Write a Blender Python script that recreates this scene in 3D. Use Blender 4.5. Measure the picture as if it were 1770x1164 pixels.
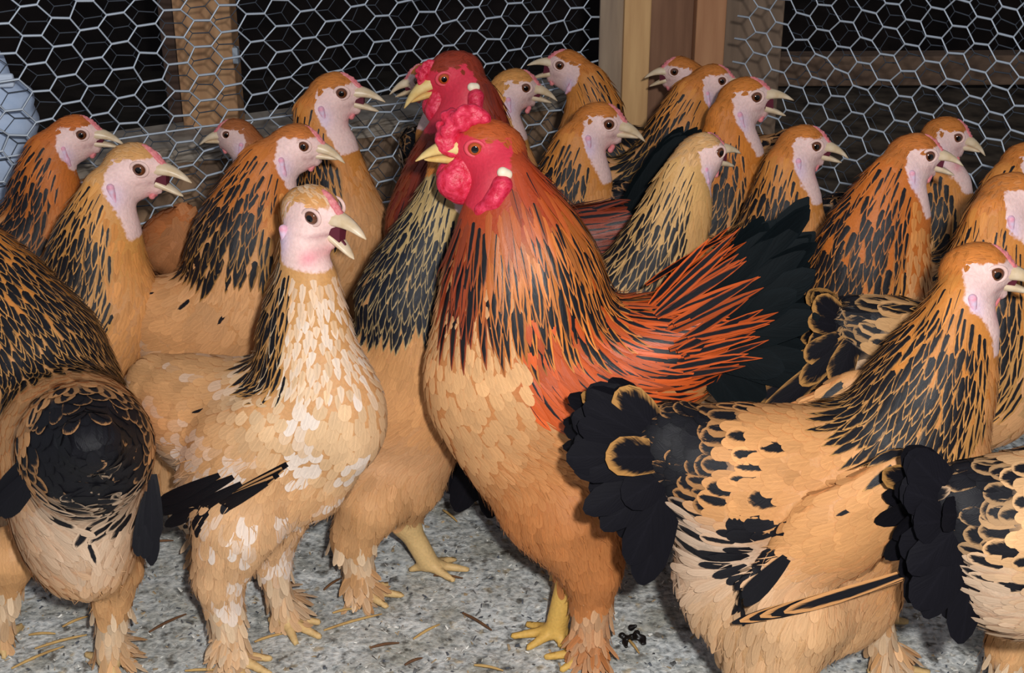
import bpy, math, random
import numpy as np
from mathutils import Vector, Matrix

for o in list(bpy.data.objects):
    bpy.data.objects.remove(o)
SC = bpy.context.scene
COL = SC.collection
rng = np.random.default_rng(7)
random.seed(7)

# ------------------------------------------------------------------ camera
FPX, CX, CY, CAMZ = 2431.0, 885.0, 582.0, 1.10
PITCH = math.radians(24.4)
cam_d = bpy.data.cameras.new('camera')
cam = bpy.data.objects.new('camera', cam_d)
COL.objects.link(cam)
cam_d.sensor_width = 36.0
cam_d.lens = 36.0 * FPX / 1770.0
cam_d.clip_start = 0.05
cam.location = (0, 0, CAMZ)
cam.rotation_euler = (math.radians(90) - PITCH, 0, 0)
SC.camera = cam

# ------------------------------------------------------------------ world, flash, exposure
w = bpy.data.worlds.new('world')
SC.world = w
w.use_nodes = True
w.node_tree.nodes['Background'].inputs[0].default_value = (0.80, 0.87, 1.0, 1)
w.node_tree.nodes['Background'].inputs[1].default_value = 0.26
fl = bpy.data.lights.new('camera_flash', 'POINT')
fl.energy = 106
fl.color = (1.0, 0.985, 0.965)
fl.shadow_soft_size = 0.022
flo = bpy.data.objects.new('camera_flash', fl)
flo.location = (0.085, -0.02, 1.185)
COL.objects.link(flo)
SC.view_settings.view_transform = 'Standard'
SC.view_settings.look = 'None'
SC.view_settings.exposure = 0.0
SC.view_settings.gamma = 1.0
SC.view_settings.use_curve_mapping = False

# ------------------------------------------------------------------ pixel helpers
FWD = np.array([0, math.cos(PITCH), -math.sin(PITCH)])
UPC = np.array([0, math.sin(PITCH), math.cos(PITCH)])
RGT = np.array([1.0, 0, 0])
CAMP = np.array([0, 0, CAMZ])
ZUP = np.array([0, 0, 1.0])


def ray(px, py):
    return FWD + (px - CX) / FPX * RGT - (py - CY) / FPX * UPC


def at_y(px, py, Y):
    d = ray(px, py)
    t = Y / d[1]
    return CAMP + d * t, t / FPX


def at_ground(px, py, z=0.0):
    d = ray(px, py)
    t = (z - CAMZ) / d[2]
    return CAMP + d * t, t / FPX


def at_plane(px, py, A, n):
    d = ray(px, py)
    t = np.dot(A - CAMP, n) / np.dot(d, n)
    return CAMP + d * t, t / FPX


def unit(v):
    v = np.asarray(v, float)
    return v / np.maximum(np.linalg.norm(v, axis=-1, keepdims=True), 1e-9)


def lin(c):
    c = np.asarray(c, float) / 255.0
    return np.where(c <= 0.04045, c / 12.92, ((c + 0.055) / 1.055) ** 2.4)


# ------------------------------------------------------------------ materials
def new_mat(name):
    m = bpy.data.materials.new(name)
    m.use_nodes = True
    nt = m.node_tree
    b = nt.nodes['Principled BSDF']
    return m, nt, b


def node(nt, t, **kw):
    n = nt.nodes.new(t)
    for k, v in kw.items():
        setattr(n, k, v)
    return n


def math_n(nt, op, a, b=None, c=None):
    n = node(nt, 'ShaderNodeMath', operation=op)
    for i, v in enumerate((a, b, c)):
        if v is None:
            continue
        if isinstance(v, (int, float)):
            n.inputs[i].default_value = v
        else:
            nt.links.new(v, n.inputs[i])
    return n.outputs[0]


def mix_n(nt, fac, a, b, blend='MIX'):
    n = node(nt, 'ShaderNodeMix', data_type='RGBA', blend_type=blend)
    if isinstance(fac, (int, float)):
        n.inputs[0].default_value = fac
    else:
        nt.links.new(fac, n.inputs[0])
    for i, v in ((6, a), (7, b)):
        if isinstance(v, (tuple, list)):
            n.inputs[i].default_value = tuple(v)
        else:
            nt.links.new(v, n.inputs[i])
    return n.outputs[2]


def ramp(nt, fac, stops):
    n = node(nt, 'ShaderNodeValToRGB')
    e = n.color_ramp.elements
    while len(e) < len(stops):
        e.new(0.5)
    for i, (p, c) in enumerate(stops):
        e[i].position = p
        e[i].color = (c[0], c[1], c[2], 1)
    nt.links.new(fac, n.inputs[0])
    return n.outputs[0]


def smooth_n(nt, x, lo, hi):
    n = node(nt, 'ShaderNodeMapRange', interpolation_type='SMOOTHSTEP')
    nt.links.new(x, n.inputs[0])
    n.inputs[1].default_value = lo
    n.inputs[2].default_value = hi
    return n.outputs[0]


def plain(name, col, rough=0.6, spec=0.4, sss=0.0, noise=None, bump=0.0, bscale=200):
    m, nt, b = new_mat(name)
    c = lin(col)
    b.inputs['Roughness'].default_value = rough
    b.inputs['Specular IOR Level'].default_value = spec
    if sss:
        b.inputs['Subsurface Weight'].default_value = sss
        b.inputs['Subsurface Radius'].default_value = (0.006, 0.003, 0.002)
        b.inputs['Subsurface Scale'].default_value = 0.5
    b.inputs['Base Color'].default_value = (*c, 1)
    if noise or bump:
        tc = node(nt, 'ShaderNodeTexCoord')
        nz = node(nt, 'ShaderNodeTexNoise')
        nz.inputs['Scale'].default_value = bscale
        nz.inputs['Detail'].default_value = 4
        nt.links.new(tc.outputs['Object'], nz.inputs['Vector'])
        if noise:
            c2 = lin(noise)
            nt.links.new(ramp(nt, nz.outputs[0], [(0.35, c), (0.68, c2)]), b.inputs['Base Color'])
        if bump:
            bp = node(nt, 'ShaderNodeBump')
            bp.inputs['Strength'].default_value = bump
            bp.inputs['Distance'].default_value = 0.003
            nt.links.new(nz.outputs[0], bp.inputs['Height'])
            nt.links.new(bp.outputs[0], b.inputs['Normal'])
    return m


def feather_mat():
    m, nt, b = new_mat('feather')
    fuv = node(nt, 'ShaderNodeAttribute', attribute_name='fuv')
    ca = node(nt, 'ShaderNodeAttribute', attribute_name='ca')
    cb = node(nt, 'ShaderNodeAttribute', attribute_name='cb')
    par = node(nt, 'ShaderNodeAttribute', attribute_name='par')
    s1 = node(nt, 'ShaderNodeSeparateXYZ')
    nt.links.new(fuv.outputs['Vector'], s1.inputs[0])
    s2 = node(nt, 'ShaderNodeSeparateXYZ')
    nt.links.new(par.outputs['Vector'], s2.inputs[0])
    u, v, rnd = s1.outputs[0], s1.outputs[1], s1.outputs[2]
    p, rough, gloss = s2.outputs[0], s2.outputs[1], s2.outputs[2]
    au = math_n(nt, 'ABSOLUTE', u)
    # barbs: fine streaks running obliquely from the shaft
    cv = node(nt, 'ShaderNodeCombineXYZ')
    nt.links.new(math_n(nt, 'MULTIPLY', u, 1.2), cv.inputs[0])
    nt.links.new(math_n(nt, 'SUBTRACT', math_n(nt, 'MULTIPLY', v, 26), math_n(nt, 'MULTIPLY', au, 9)), cv.inputs[1])
    nt.links.new(math_n(nt, 'MULTIPLY', rnd, 57), cv.inputs[2])
    nz = node(nt, 'ShaderNodeTexNoise')
    nz.inputs['Scale'].default_value = 1.0
    nz.inputs['Detail'].default_value = 3
    nt.links.new(cv.outputs[0], nz.inputs['Vector'])
    barb = nz.outputs[0]
    cv2 = node(nt, 'ShaderNodeCombineXYZ')
    nt.links.new(math_n(nt, 'MULTIPLY', u, 2.6), cv2.inputs[0])
    nt.links.new(math_n(nt, 'MULTIPLY', v, 4.5), cv2.inputs[1])
    nt.links.new(math_n(nt, 'MULTIPLY', rnd, 91), cv2.inputs[2])
    nz2 = node(nt, 'ShaderNodeTexNoise')
    nz2.inputs['Scale'].default_value = 1.0
    nz2.inputs['Detail'].default_value = 2
    nt.links.new(cv2.outputs[0], nz2.inputs['Vector'])
    streak = nz2.outputs[0]
    q = math_n(nt, 'DIVIDE', au, math_n(nt, 'MAXIMUM', p, 0.001))
    q2 = math_n(nt, 'MULTIPLY', q, q)
    e = math_n(nt, 'DIVIDE', math_n(nt, 'SUBTRACT', v, 0.46), 0.50)
    e2 = math_n(nt, 'MULTIPLY', e, e)
    r2 = math_n(nt, 'ADD', q2, math_n(nt, 'MULTIPLY', e2, e2))
    r2 = math_n(nt, 'ADD', r2, math_n(nt, 'MULTIPLY', math_n(nt, 'SUBTRACT', barb, 0.5), 0.8))
    r2 = math_n(nt, 'ADD', r2, math_n(nt, 'MULTIPLY', math_n(nt, 'SUBTRACT', streak, 0.5), 1.5))
    mask = math_n(nt, 'SUBTRACT', 1.0, smooth_n(nt, r2, 0.55, 1.35))
    col = mix_n(nt, mask, ca.outputs['Color'], cb.outputs['Color'])
    val = math_n(nt, 'MULTIPLY_ADD', barb, 0.40, 0.80)
    cc = node(nt, 'ShaderNodeCombineXYZ')
    for i in range(3):
        nt.links.new(val, cc.inputs[i])
    col = mix_n(nt, 1.0, col, cc.outputs[0], 'MULTIPLY')
    shaft = math_n(nt, 'SUBTRACT', 1.0, smooth_n(nt, au, 0.02, 0.12))
    lighter = mix_n(nt, 1.0, col, (1.35, 1.35, 1.35, 1), 'MULTIPLY')
    col = mix_n(nt, math_n(nt, 'MULTIPLY', shaft, 0.5), col, lighter)
    nt.links.new(col, b.inputs['Base Color'])
    nt.links.new(rough, b.inputs['Roughness'])
    nt.links.new(gloss, b.inputs['Specular IOR Level'])
    bp = node(nt, 'ShaderNodeBump')
    bp.inputs['Strength'].default_value = 0.22
    bp.inputs['Distance'].default_value = 0.002
    nt.links.new(barb, bp.inputs['Height'])
    nt.links.new(bp.outputs[0], b.inputs['Normal'])
    return m


def skin_mat():
    m, nt, b = new_mat('bird_skin')
    ca = node(nt, 'ShaderNodeAttribute', attribute_name='ca')
    cs = node(nt, 'ShaderNodeAttribute', attribute_name='cs')
    mk = node(nt, 'ShaderNodeAttribute', attribute_name='msk')
    ms = node(nt, 'ShaderNodeSeparateXYZ')
    nt.links.new(mk.outputs['Vector'], ms.inputs[0])
    tc = node(nt, 'ShaderNodeTexCoord')
    nz = node(nt, 'ShaderNodeTexNoise')
    nz.inputs['Scale'].default_value = 260
    nz.inputs['Detail'].default_value = 5
    nt.links.new(tc.outputs['Object'], nz.inputs['Vector'])
    val = math_n(nt, 'MULTIPLY_ADD', nz.outputs[0], 0.4, 0.8)
    cc = node(nt, 'ShaderNodeCombineXYZ')
    for i in range(3):
        nt.links.new(val, cc.inputs[i])
    nt.links.new(mix_n(nt, 1.0, mix_n(nt, smooth_n(nt, math_n(nt, 'MULTIPLY_ADD', nz.outputs[0], 3.0, math_n(nt, 'SUBTRACT', ms.outputs[0], 1.5)), -0.8, 0.8), ca.outputs['Color'], cs.outputs['Color']), cc.outputs[0], 'MULTIPLY'), b.inputs['Base Color'])
    b.inputs['Roughness'].default_value = 0.55
    b.inputs['Specular IOR Level'].default_value = 0.35
    b.inputs['Subsurface Weight'].default_value = 0.12
    b.inputs['Subsurface Radius'].default_value = (0.006, 0.003, 0.002)
    b.inputs['Subsurface Scale'].default_value = 0.4
    bp = node(nt, 'ShaderNodeBump')
    bp.inputs['Strength'].default_value = 0.35
    bp.inputs['Distance'].default_value = 0.002
    nt.links.new(nz.outputs[0], bp.inputs['Height'])
    nt.links.new(bp.outputs[0], b.inputs['Normal'])
    return m


def eye_mat(name, iris):
    m, nt, b = new_mat(name)
    tc = node(nt, 'ShaderNodeTexCoord')
    s = node(nt, 'ShaderNodeSeparateXYZ')
    nt.links.new(tc.outputs['Object'], s.inputs[0])
    r = math_n(nt, 'SQRT', math_n(nt, 'ADD', math_n(nt, 'MULTIPLY', s.outputs[0], s.outputs[0]),
                                  math_n(nt, 'MULTIPLY', s.outputs[1], s.outputs[1])))
    i = lin(iris)
    c = ramp(nt, r, [(0.0, (0.004, 0.003, 0.003)), (0.40, (0.004, 0.003, 0.003)), (0.47, i), (0.80, i * 0.55),
                     (0.95, (0.02, 0.01, 0.008))])
    nt.links.new(c, b.inputs['Base Color'])
    b.inputs['Roughness'].default_value = 0.08
    b.inputs['Coat Weight'].default_value = 0.6
    return m


MAT_F = feather_mat()
MAT_S = skin_mat()
MAT_EYE = {'hen': eye_mat('eye_brown', (112, 62, 34)), 'cock': eye_mat('eye_orange', (190, 84, 30))}
MAT_BEAK = {'hen': plain('beak_horn', (226, 205, 176), 0.38, 0.5, 0.0, (205, 178, 140), 0.1, 90),
            'cock': plain('beak_yellow', (232, 204, 140), 0.38, 0.5, 0.0, (214, 172, 96), 0.1, 90)}
MAT_MOUTH = plain('mouth_lining', (92, 34, 48), 0.5, 0.3)
MAT_COMBH = plain('comb_pink', (222, 140, 138), 0.5, 0.4, 0.2, (206, 104, 112), 0.5, 220)
MAT_COMBC = plain('comb_red', (196, 22, 52), 0.45, 0.45, 0.15, (226, 60, 92), 0.7, 260)
MAT_LIDH = plain('eyelid_pale', (226, 190, 180), 0.5, 0.4, 0.1)
MAT_LIDC = plain('eyelid_red', (214, 70, 84), 0.5, 0.4, 0.1)
MAT_LOBE = plain('earlobe_cream', (240, 224, 196), 0.5, 0.4, 0.1)
MAT_LOBEP = plain('earlobe_pink', (226, 150, 168), 0.5, 0.4, 0.1, (220, 196, 216), 0.2, 160)
MAT_NOST = plain('nostril_dark', (60, 44, 50), 0.6)


# ------------------------------------------------------------------ object helpers
def mesh_from(name, V, F, mat=None, smooth=True):
    me = bpy.data.meshes.new(name)
    V = np.asarray(V, np.float32)
    F = np.asarray(F, np.int32)
    k = F.shape[1]
    me.vertices.add(len(V))
    me.vertices.foreach_set('co', V.ravel())
    me.loops.add(len(F) * k)
    me.loops.foreach_set('vertex_index', F.ravel())
    me.polygons.add(len(F))
    me.polygons.foreach_set('loop_start', np.arange(0, len(F) * k, k, dtype=np.int32))
    me.update(calc_edges=True)
    me.polygons.foreach_set('use_smooth', np.full(len(F), smooth))
    if mat:
        me.materials.append(mat)
    return me


def attr(me, name, data, kind):
    a = me.attributes.new(name, kind, 'POINT')
    d = np.asarray(data, np.float32)
    if kind == 'FLOAT_COLOR':
        if d.shape[1] == 3:
            d = np.concatenate([d, np.ones((len(d), 1), np.float32)], 1)
        a.data.foreach_set('color', d.ravel())
    else:
        a.data.foreach_set('vector', d.ravel())


def link(name, me, parent=None, mat_world=None):
    o = bpy.data.objects.new(name, me)
    COL.objects.link(o)
    if parent is not None:
        o.parent = parent
        if parent.get('_loc') is not None:
            o.matrix_parent_inverse = Matrix.Translation(-Vector(parent['_loc']))
    if mat_world is not None:
        o.matrix_basis = mat_world
    return o


def empty(name, loc, label=None, cat=None, group=None):
    o = bpy.data.objects.new(name, None)
    COL.objects.link(o)
    o.location = loc
    o.empty_display_size = 0.05
    o['_loc'] = [float(x) for x in loc]
    tag(o, label, cat, group)
    return o


def tag(o, label=None, cat=None, group=None, kind=None):
    if label:
        o['label'] = label
    if cat:
        o['category'] = cat
    if group:
        o['group'] = group
    if kind:
        o['kind'] = kind
    return o


class MB:
    def __init__(self):
        self.v, self.f = [], []

    def box(self, c, s, rot=None):
        c = Vector(c)
        b = len(self.v)
        for x in (-1, 1):
            for y in (-1, 1):
                for z in (-1, 1):
                    p = Vector((x * s[0] / 2, y * s[1] / 2, z * s[2] / 2))
                    if rot is not None:
                        p = rot @ p
                    self.v.append(tuple(c + p))
        for q in ((0, 1, 3, 2), (4, 6, 7, 5), (0, 4, 5, 1), (2, 3, 7, 6), (0, 2, 6, 4), (1, 5, 7, 3)):
            self.f.append(tuple(b + i for i in q))

    def mesh(self, name, mat, smooth=False):
        me = bpy.data.meshes.new(name)
        me.from_pydata(self.v, [], self.f)
        me.materials.append(mat)
        if smooth:
            me.polygons.foreach_set('use_smooth', np.full(len(me.polygons), True))
        return me


def bevel(o, wd, seg=2):
    m = o.modifiers.new('bevel', 'BEVEL')
    m.width = wd
    m.segments = seg


# ------------------------------------------------------------------ implicit surfaces
def sd_caps(P, a, b, ra, rb):
    ab = b - a
    L2 = np.dot(ab, ab)
    pa = P - a
    t = np.clip(pa @ ab / L2, 0, 1) if L2 > 1e-12 else np.zeros(len(P))
    d = pa - t[:, None] * ab
    return np.sqrt((d * d).sum(1)) - (ra + (rb - ra) * t)


def smin(a, b, k):
    h = np.maximum(k - np.abs(a - b), 0) / k
    return np.minimum(a, b) - h * h * k * 0.25


def surface_net(f, lo, hi, h):
    lo = np.asarray(lo, float)
    hi = np.asarray(hi, float)
    B = 4
    nb = np.ceil((hi - lo) / (h * B)).astype(int) + 1
    n = nb * B + 1
    # coarse pass at block centres
    cx = [lo[i] + (np.arange(nb[i]) + 0.5) * B * h for i in range(3)]
    g = np.stack(np.meshgrid(*cx, indexing='ij'), -1).reshape(-1, 3)
    dc = f(g).reshape(nb)
    val = np.ones(n, np.float32)
    near = np.abs(dc) < B * h * 1.75
    inside = (dc < 0) & ~near
    idx = np.argwhere(inside)
    for i, j, k in idx:
        val[i * B:(i + 1) * B + 1, j * B:(j + 1) * B + 1, k * B:(k + 1) * B + 1] = -1
    idx = np.argwhere(near)
    if len(idx) == 0:
        return np.zeros((0, 3)), np.zeros((0, 4), int)
    off = np.stack(np.meshgrid(*[np.arange(B + 1)] * 3, indexing='ij'), -1).reshape(-1, 3)
    G = (idx[:, None, :] * B + off[None]).reshape(-1, 3)
    key = (G[:, 0] * n[1] + G[:, 1]) * n[2] + G[:, 2]
    uk = np.unique(key)
    Gi = np.stack([uk // (n[1] * n[2]), (uk // n[2]) % n[1], uk % n[2]], 1)
    vals = np.concatenate([f(lo + c * h) for c in np.array_split(Gi, max(1, len(Gi) // 200000))])
    val[Gi[:, 0], Gi[:, 1], Gi[:, 2]] = vals
    s = val < 0
    c8 = [s[a:n[0] - 1 + a, b:n[1] - 1 + b, c:n[2] - 1 + c] for a in (0, 1) for b in (0, 1) for c in (0, 1)]
    cnt = np.zeros(c8[0].shape, np.int8)
    for c in c8:
        cnt += c
    act = (cnt > 0) & (cnt < 8)
    ci = np.argwhere(act)
    vid = np.full(act.shape, -1, int)
    vid[act] = np.arange(len(ci))
    acc = np.zeros((len(ci), 3))
    num = np.zeros(len(ci))
    corners = [(a, b, c) for a in (0, 1) for b in (0, 1) for c in (0, 1)]
    cv = [val[ci[:, 0] + a, ci[:, 1] + b, ci[:, 2] + c] for a, b, c in corners]
    for x in range(8):
        for y in range(x + 1, 8):
            d = np.abs(np.subtract(corners[x], corners[y]))
            if d.sum() != 1:
                continue
            cr = (cv[x] < 0) != (cv[y] < 0)
            t = np.where(cr, cv[x] / np.where(cr, cv[x] - cv[y], 1), 0)
            pt = np.array(corners[x]) + t[:, None] * (np.array(corners[y]) - np.array(corners[x]))
            acc += np.where(cr[:, None], pt, 0)
            num += cr
    V = lo + (ci + acc / np.maximum(num, 1)[:, None]) * h
    quads = []
    for ax in range(3):
        b, c = (ax + 1) % 3, (ax + 2) % 3
        sl0 = [slice(None)] * 3
        sl1 = [slice(None)] * 3
        sl0[ax] = slice(0, -1)
        sl1[ax] = slice(1, None)
        e = s[tuple(sl0)] != s[tuple(sl1)]
        e0 = s[tuple(sl0)]
        ei = np.argwhere(e)
        ok = (ei[:, b] > 0) & (ei[:, c] > 0) & (ei[:, b] < n[b] - 1) & (ei[:, c] < n[c] - 1)
        ei = ei[ok]
        flip = e0[tuple(ei.T)]

        def q(db, dc):
            z = ei.copy()
            z[:, b] -= db
            z[:, c] -= dc
            return vid[z[:, 0], z[:, 1], z[:, 2]]
        Q = np.stack([q(1, 1), q(0, 1), q(0, 0), q(1, 0)], 1)
        Q[~flip] = Q[~flip][:, ::-1]
        quads.append(Q)
    Q = np.concatenate(quads)
    Q = Q[(Q >= 0).all(1)]
    for _ in range(2):
        d = f(V)
        gr = grad(f, V)
        V = V - gr * np.clip(d, -h, h)[:, None]
    return V, Q


def grad(f, P, e=0.0015):
    k = np.array([[1, -1, -1], [-1, -1, 1], [-1, 1, -1], [1, 1, 1]], float)
    g = 0
    for kk in k:
        g = g + kk * f(P + kk * e)[:, None]
    return unit(g)


# ------------------------------------------------------------------ feathers
V7 = np.array([0, 0.18, 0.4, 0.62, 0.82, 0.94, 1.0])
V5 = np.array([0, 0.3, 0.62, 0.88, 1.0])
V4 = np.array([0, 0.4, 0.8, 1.0])
SHAPES = {'lance': ([0, .25, .6, .85, 1], [.5, 1, .92, .55, .05]),
          'round': ([0, .3, .62, .82, .93, 1], [.35, .8, 1, .95, .7, .18]),
          'sickle': ([0, .2, .5, .8, .94, 1], [.35, .8, 1, .85, .5, .06])}


def build_feathers(P, N, D, L, W, shape, vv, lift, f=None, flow=None, base=-0.001, bend=0.0, cup=0.12):
    """vectorised feather strips; returns verts (n, rows, 3, 3) and uv"""
    n, R = len(P), len(vv)
    prof = np.interp(vv, *SHAPES[shape])
    out = np.zeros((n, R, 3, 3))
    D = unit(D - (D * N).sum(1, keepdims=True) * N)
    cur = P + N * base
    Nn = N
    lift = np.broadcast_to(lift, (n,))
    bend = np.broadcast_to(bend, (n,))
    for j in range(R):
        S = unit(np.cross(Nn, D))
        hw = (W * prof[j])[:, None]
        out[:, j, 1] = cur
        out[:, j, 0] = cur - S * hw - Nn * hw * cup
        out[:, j, 2] = cur + S * hw - Nn * hw * cup
        if j == R - 1:
            break
        st = (vv[j + 1] - vv[j]) * L
        if f is not None:
            nx = cur + D * st[:, None]
            g = grad(f, nx, 0.003)
            off = base + lift * vv[j + 1]
            nx = nx - g * np.clip(f(nx) - off, -0.02, 0.012)[:, None]
            Nn = unit(Nn * 0.3 + g * 0.7)
            D2 = unit(nx - cur)
            if flow is not None:
                D2 = unit(D2 * 0.65 + flow(nx) * 0.35)
            D = unit(D2 - (D2 * Nn).sum(1, keepdims=True) * Nn)
        else:
            D = unit(D - Nn * (bend * (vv[j + 1] - vv[j]))[:, None])
            Nn = unit(Nn - (Nn * D).sum(1, keepdims=True) * D)
            nx = cur + D * st[:, None]
        cur = nx
    return out


def feather_mesh(name, X, vv, ca, cb, p, rough, gloss):
    n, R = X.shape[:2]
    V = X.reshape(-1, 3)
    base = (np.arange(n) * R * 3)[:, None, None]
    r = np.arange(R - 1)[None, :, None] * 3
    c = np.arange(2)[None, None, :]
    i0 = base + r + c
    F = np.stack([i0, i0 + 1, i0 + 4, i0 + 3], -1).reshape(-1, 4)
    me = mesh_from(name, V, F, MAT_F)
    u = np.broadcast_to(np.array([-1., 0, 1])[None, None, :], (n, R, 3))
    v = np.broadcast_to(vv[None, :, None], (n, R, 3))
    rn = np.broadcast_to(rng.random(n)[:, None, None], (n, R, 3))
    attr(me, 'fuv', np.stack([u, v, rn], -1).reshape(-1, 3), 'FLOAT_VECTOR')
    rep = lambda a: np.repeat(np.asarray(a, float), R * 3, axis=0)
    attr(me, 'ca', rep(ca), 'FLOAT_COLOR')
    attr(me, 'cb', rep(cb), 'FLOAT_COLOR')
    pr = np.stack([np.broadcast_to(p, (n,)), np.broadcast_to(rough, (n,)), np.broadcast_to(gloss, (n,))], -1)
    attr(me, 'par', rep(pr), 'FLOAT_VECTOR')
    return me


def poisson(P, r, order=None):
    keep = []
    cell = {}
    G = np.floor(P / r).astype(int)
    r2 = r * r
    for i in range(len(P)):
        gx, gy, gz = G[i]
        p = P[i]
        ok = True
        for a in (gx - 1, gx, gx + 1):
            for b in (gy - 1, gy, gy + 1):
                for c in (gz - 1, gz, gz + 1):
                    for q in cell.get((a, b, c), ()):
                        d0 = p[0] - q[0]
                        d1 = p[1] - q[1]
                        d2 = p[2] - q[2]
                        if d0 * d0 + d1 * d1 + d2 * d2 < r2:
                            ok = False
                            break
                    if not ok:
                        break
                if not ok:
                    break
            if not ok:
                break
        if ok:
            cell.setdefault((gx, gy, gz), []).append(tuple(p))
            keep.append(i)
    return np.array(keep, int)


def sstep(x, a, b):
    t = np.clip((x - a) / (b - a), 0, 1)
    return t * t * (3 - 2 * t)


def lerp(a, b, t):
    t = np.asarray(t)[:, None]
    return a * (1 - t) + b * t


# ------------------------------------------------------------------ head accessories, in head space (x ahead, y left, z up)
def local_net(blobs, h, k=0.004, ky=1.0):
    def f(P):
        d = None
        Q = P * np.array([1, 1 / ky, 1])
        for b in blobs:
            e = sd_caps(Q, np.array(b[0], float), np.array(b[1], float), b[2], b[3])
            d = e if d is None else smin(d, e, k)
        return d
    pts = np.array([q for b in blobs for q in (b[0], b[1])])
    m = max(max(b[2], b[3]) for b in blobs) + 3 * h
    return surface_net(f, pts.min(0) - m, pts.max(0) + m, h)


def beak_mesh(name, upper, mat):
    V, F = [], []
    K, R = 9, 10
    for i in range(K):
        t = i / (K - 1)
        if upper:
            cx = 0.0165 + 0.0305 * t
            cz = 0.0002 - 0.003 * t - 0.0105 * t ** 2.4
            hw = 0.0092 * (1 - t) ** 0.62 + 0.0008
            ht = 0.0088 * (1 - t) ** 0.68 + 0.0008
            hb = 0.0042 * (1 - t) ** 0.6 + 0.0007
        else:
            cx = 0.0145 + 0.026 * t
            cz = -0.0068 - 0.0022 * t - 0.0025 * t * t
            hw = 0.0082 * (1 - t) ** 0.6 + 0.0006
            ht = 0.0022 * (1 - t) ** 0.5 + 0.0005
            hb = 0.0058 * (1 - t) ** 0.7 + 0.0006
        for j in range(R):
            a = 2 * math.pi * j / R
            z = math.sin(a)
            V.append((cx, hw * math.cos(a), cz + (ht if z > 0 else hb) * z))
    for i in range(K - 1):
        for j in range(R):
            a = i * R + j
            b = i * R + (j + 1) % R
            F.append((a, b, b + R, a + R))
    V.append((0.05 if False else V[-1][0] + 0.0006, 0, V[(K - 1) * R][2]))
    for j in range(R):
        F.append(((K - 1) * R + j, (K - 1) * R + (j + 1) % R, len(V) - 1, len(V) - 1))
    me = bpy.data.meshes.new(name)
    me.from_pydata(V, [], [tuple(dict.fromkeys(q)) for q in F])
    me.materials.append(mat)
    me.polygons.foreach_set('use_smooth', np.full(len(me.polygons), True))
    return me


def uv_ball(name, mat, rx=1, ry=1, rz=1, seg=16, rings=10):
    V, F = [(0, 0, rz)], []
    for i in range(1, rings):
        th = math.pi * i / rings
        for j in range(seg):
            a = 2 * math.pi * j / seg
            V.append((rx * math.sin(th) * math.cos(a), ry * math.sin(th) * math.sin(a), rz * math.cos(th)))
    V.append((0, 0, -rz))
    for j in range(seg):
        F.append((0, 1 + j, 1 + (j + 1) % seg))
        F.append((len(V) - 1, 1 + (rings - 2) * seg + (j + 1) % seg, 1 + (rings - 2) * seg + j))
    for i in range(rings - 2):
        for j in range(seg):
            a = 1 + i * seg + j
            b = 1 + i * seg + (j + 1) % seg
            F.append((a, a + seg, b + seg, b))
    me = bpy.data.meshes.new(name)
    me.from_pydata(V, [], F)
    me.materials.append(mat)
    me.polygons.foreach_set('use_smooth', np.full(len(me.polygons), True))
    return me


def ring_mesh(name, mat, R=1.0, r=0.25, seg=20, sub=8):
    V, F = [], []
    for i in range(seg):
        a = 2 * math.pi * i / seg
        for j in range(sub):
            b = 2 * math.pi * j / sub
            q = R + r * math.cos(b)
            V.append((q * math.cos(a) * 1.08, q * math.sin(a) * 0.92, r * math.sin(b) * 0.8))
    for i in range(seg):
        for j in range(sub):
            F.append((i * sub + j, ((i + 1) % seg) * sub + j, ((i + 1) % seg) * sub + (j + 1) % sub, i * sub + (j + 1) % sub))
    me = bpy.data.meshes.new(name)
    me.from_pydata(V, [], F)
    me.materials.append(mat)
    me.polygons.foreach_set('use_smooth', np.full(len(me.polygons), True))
    return me


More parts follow.
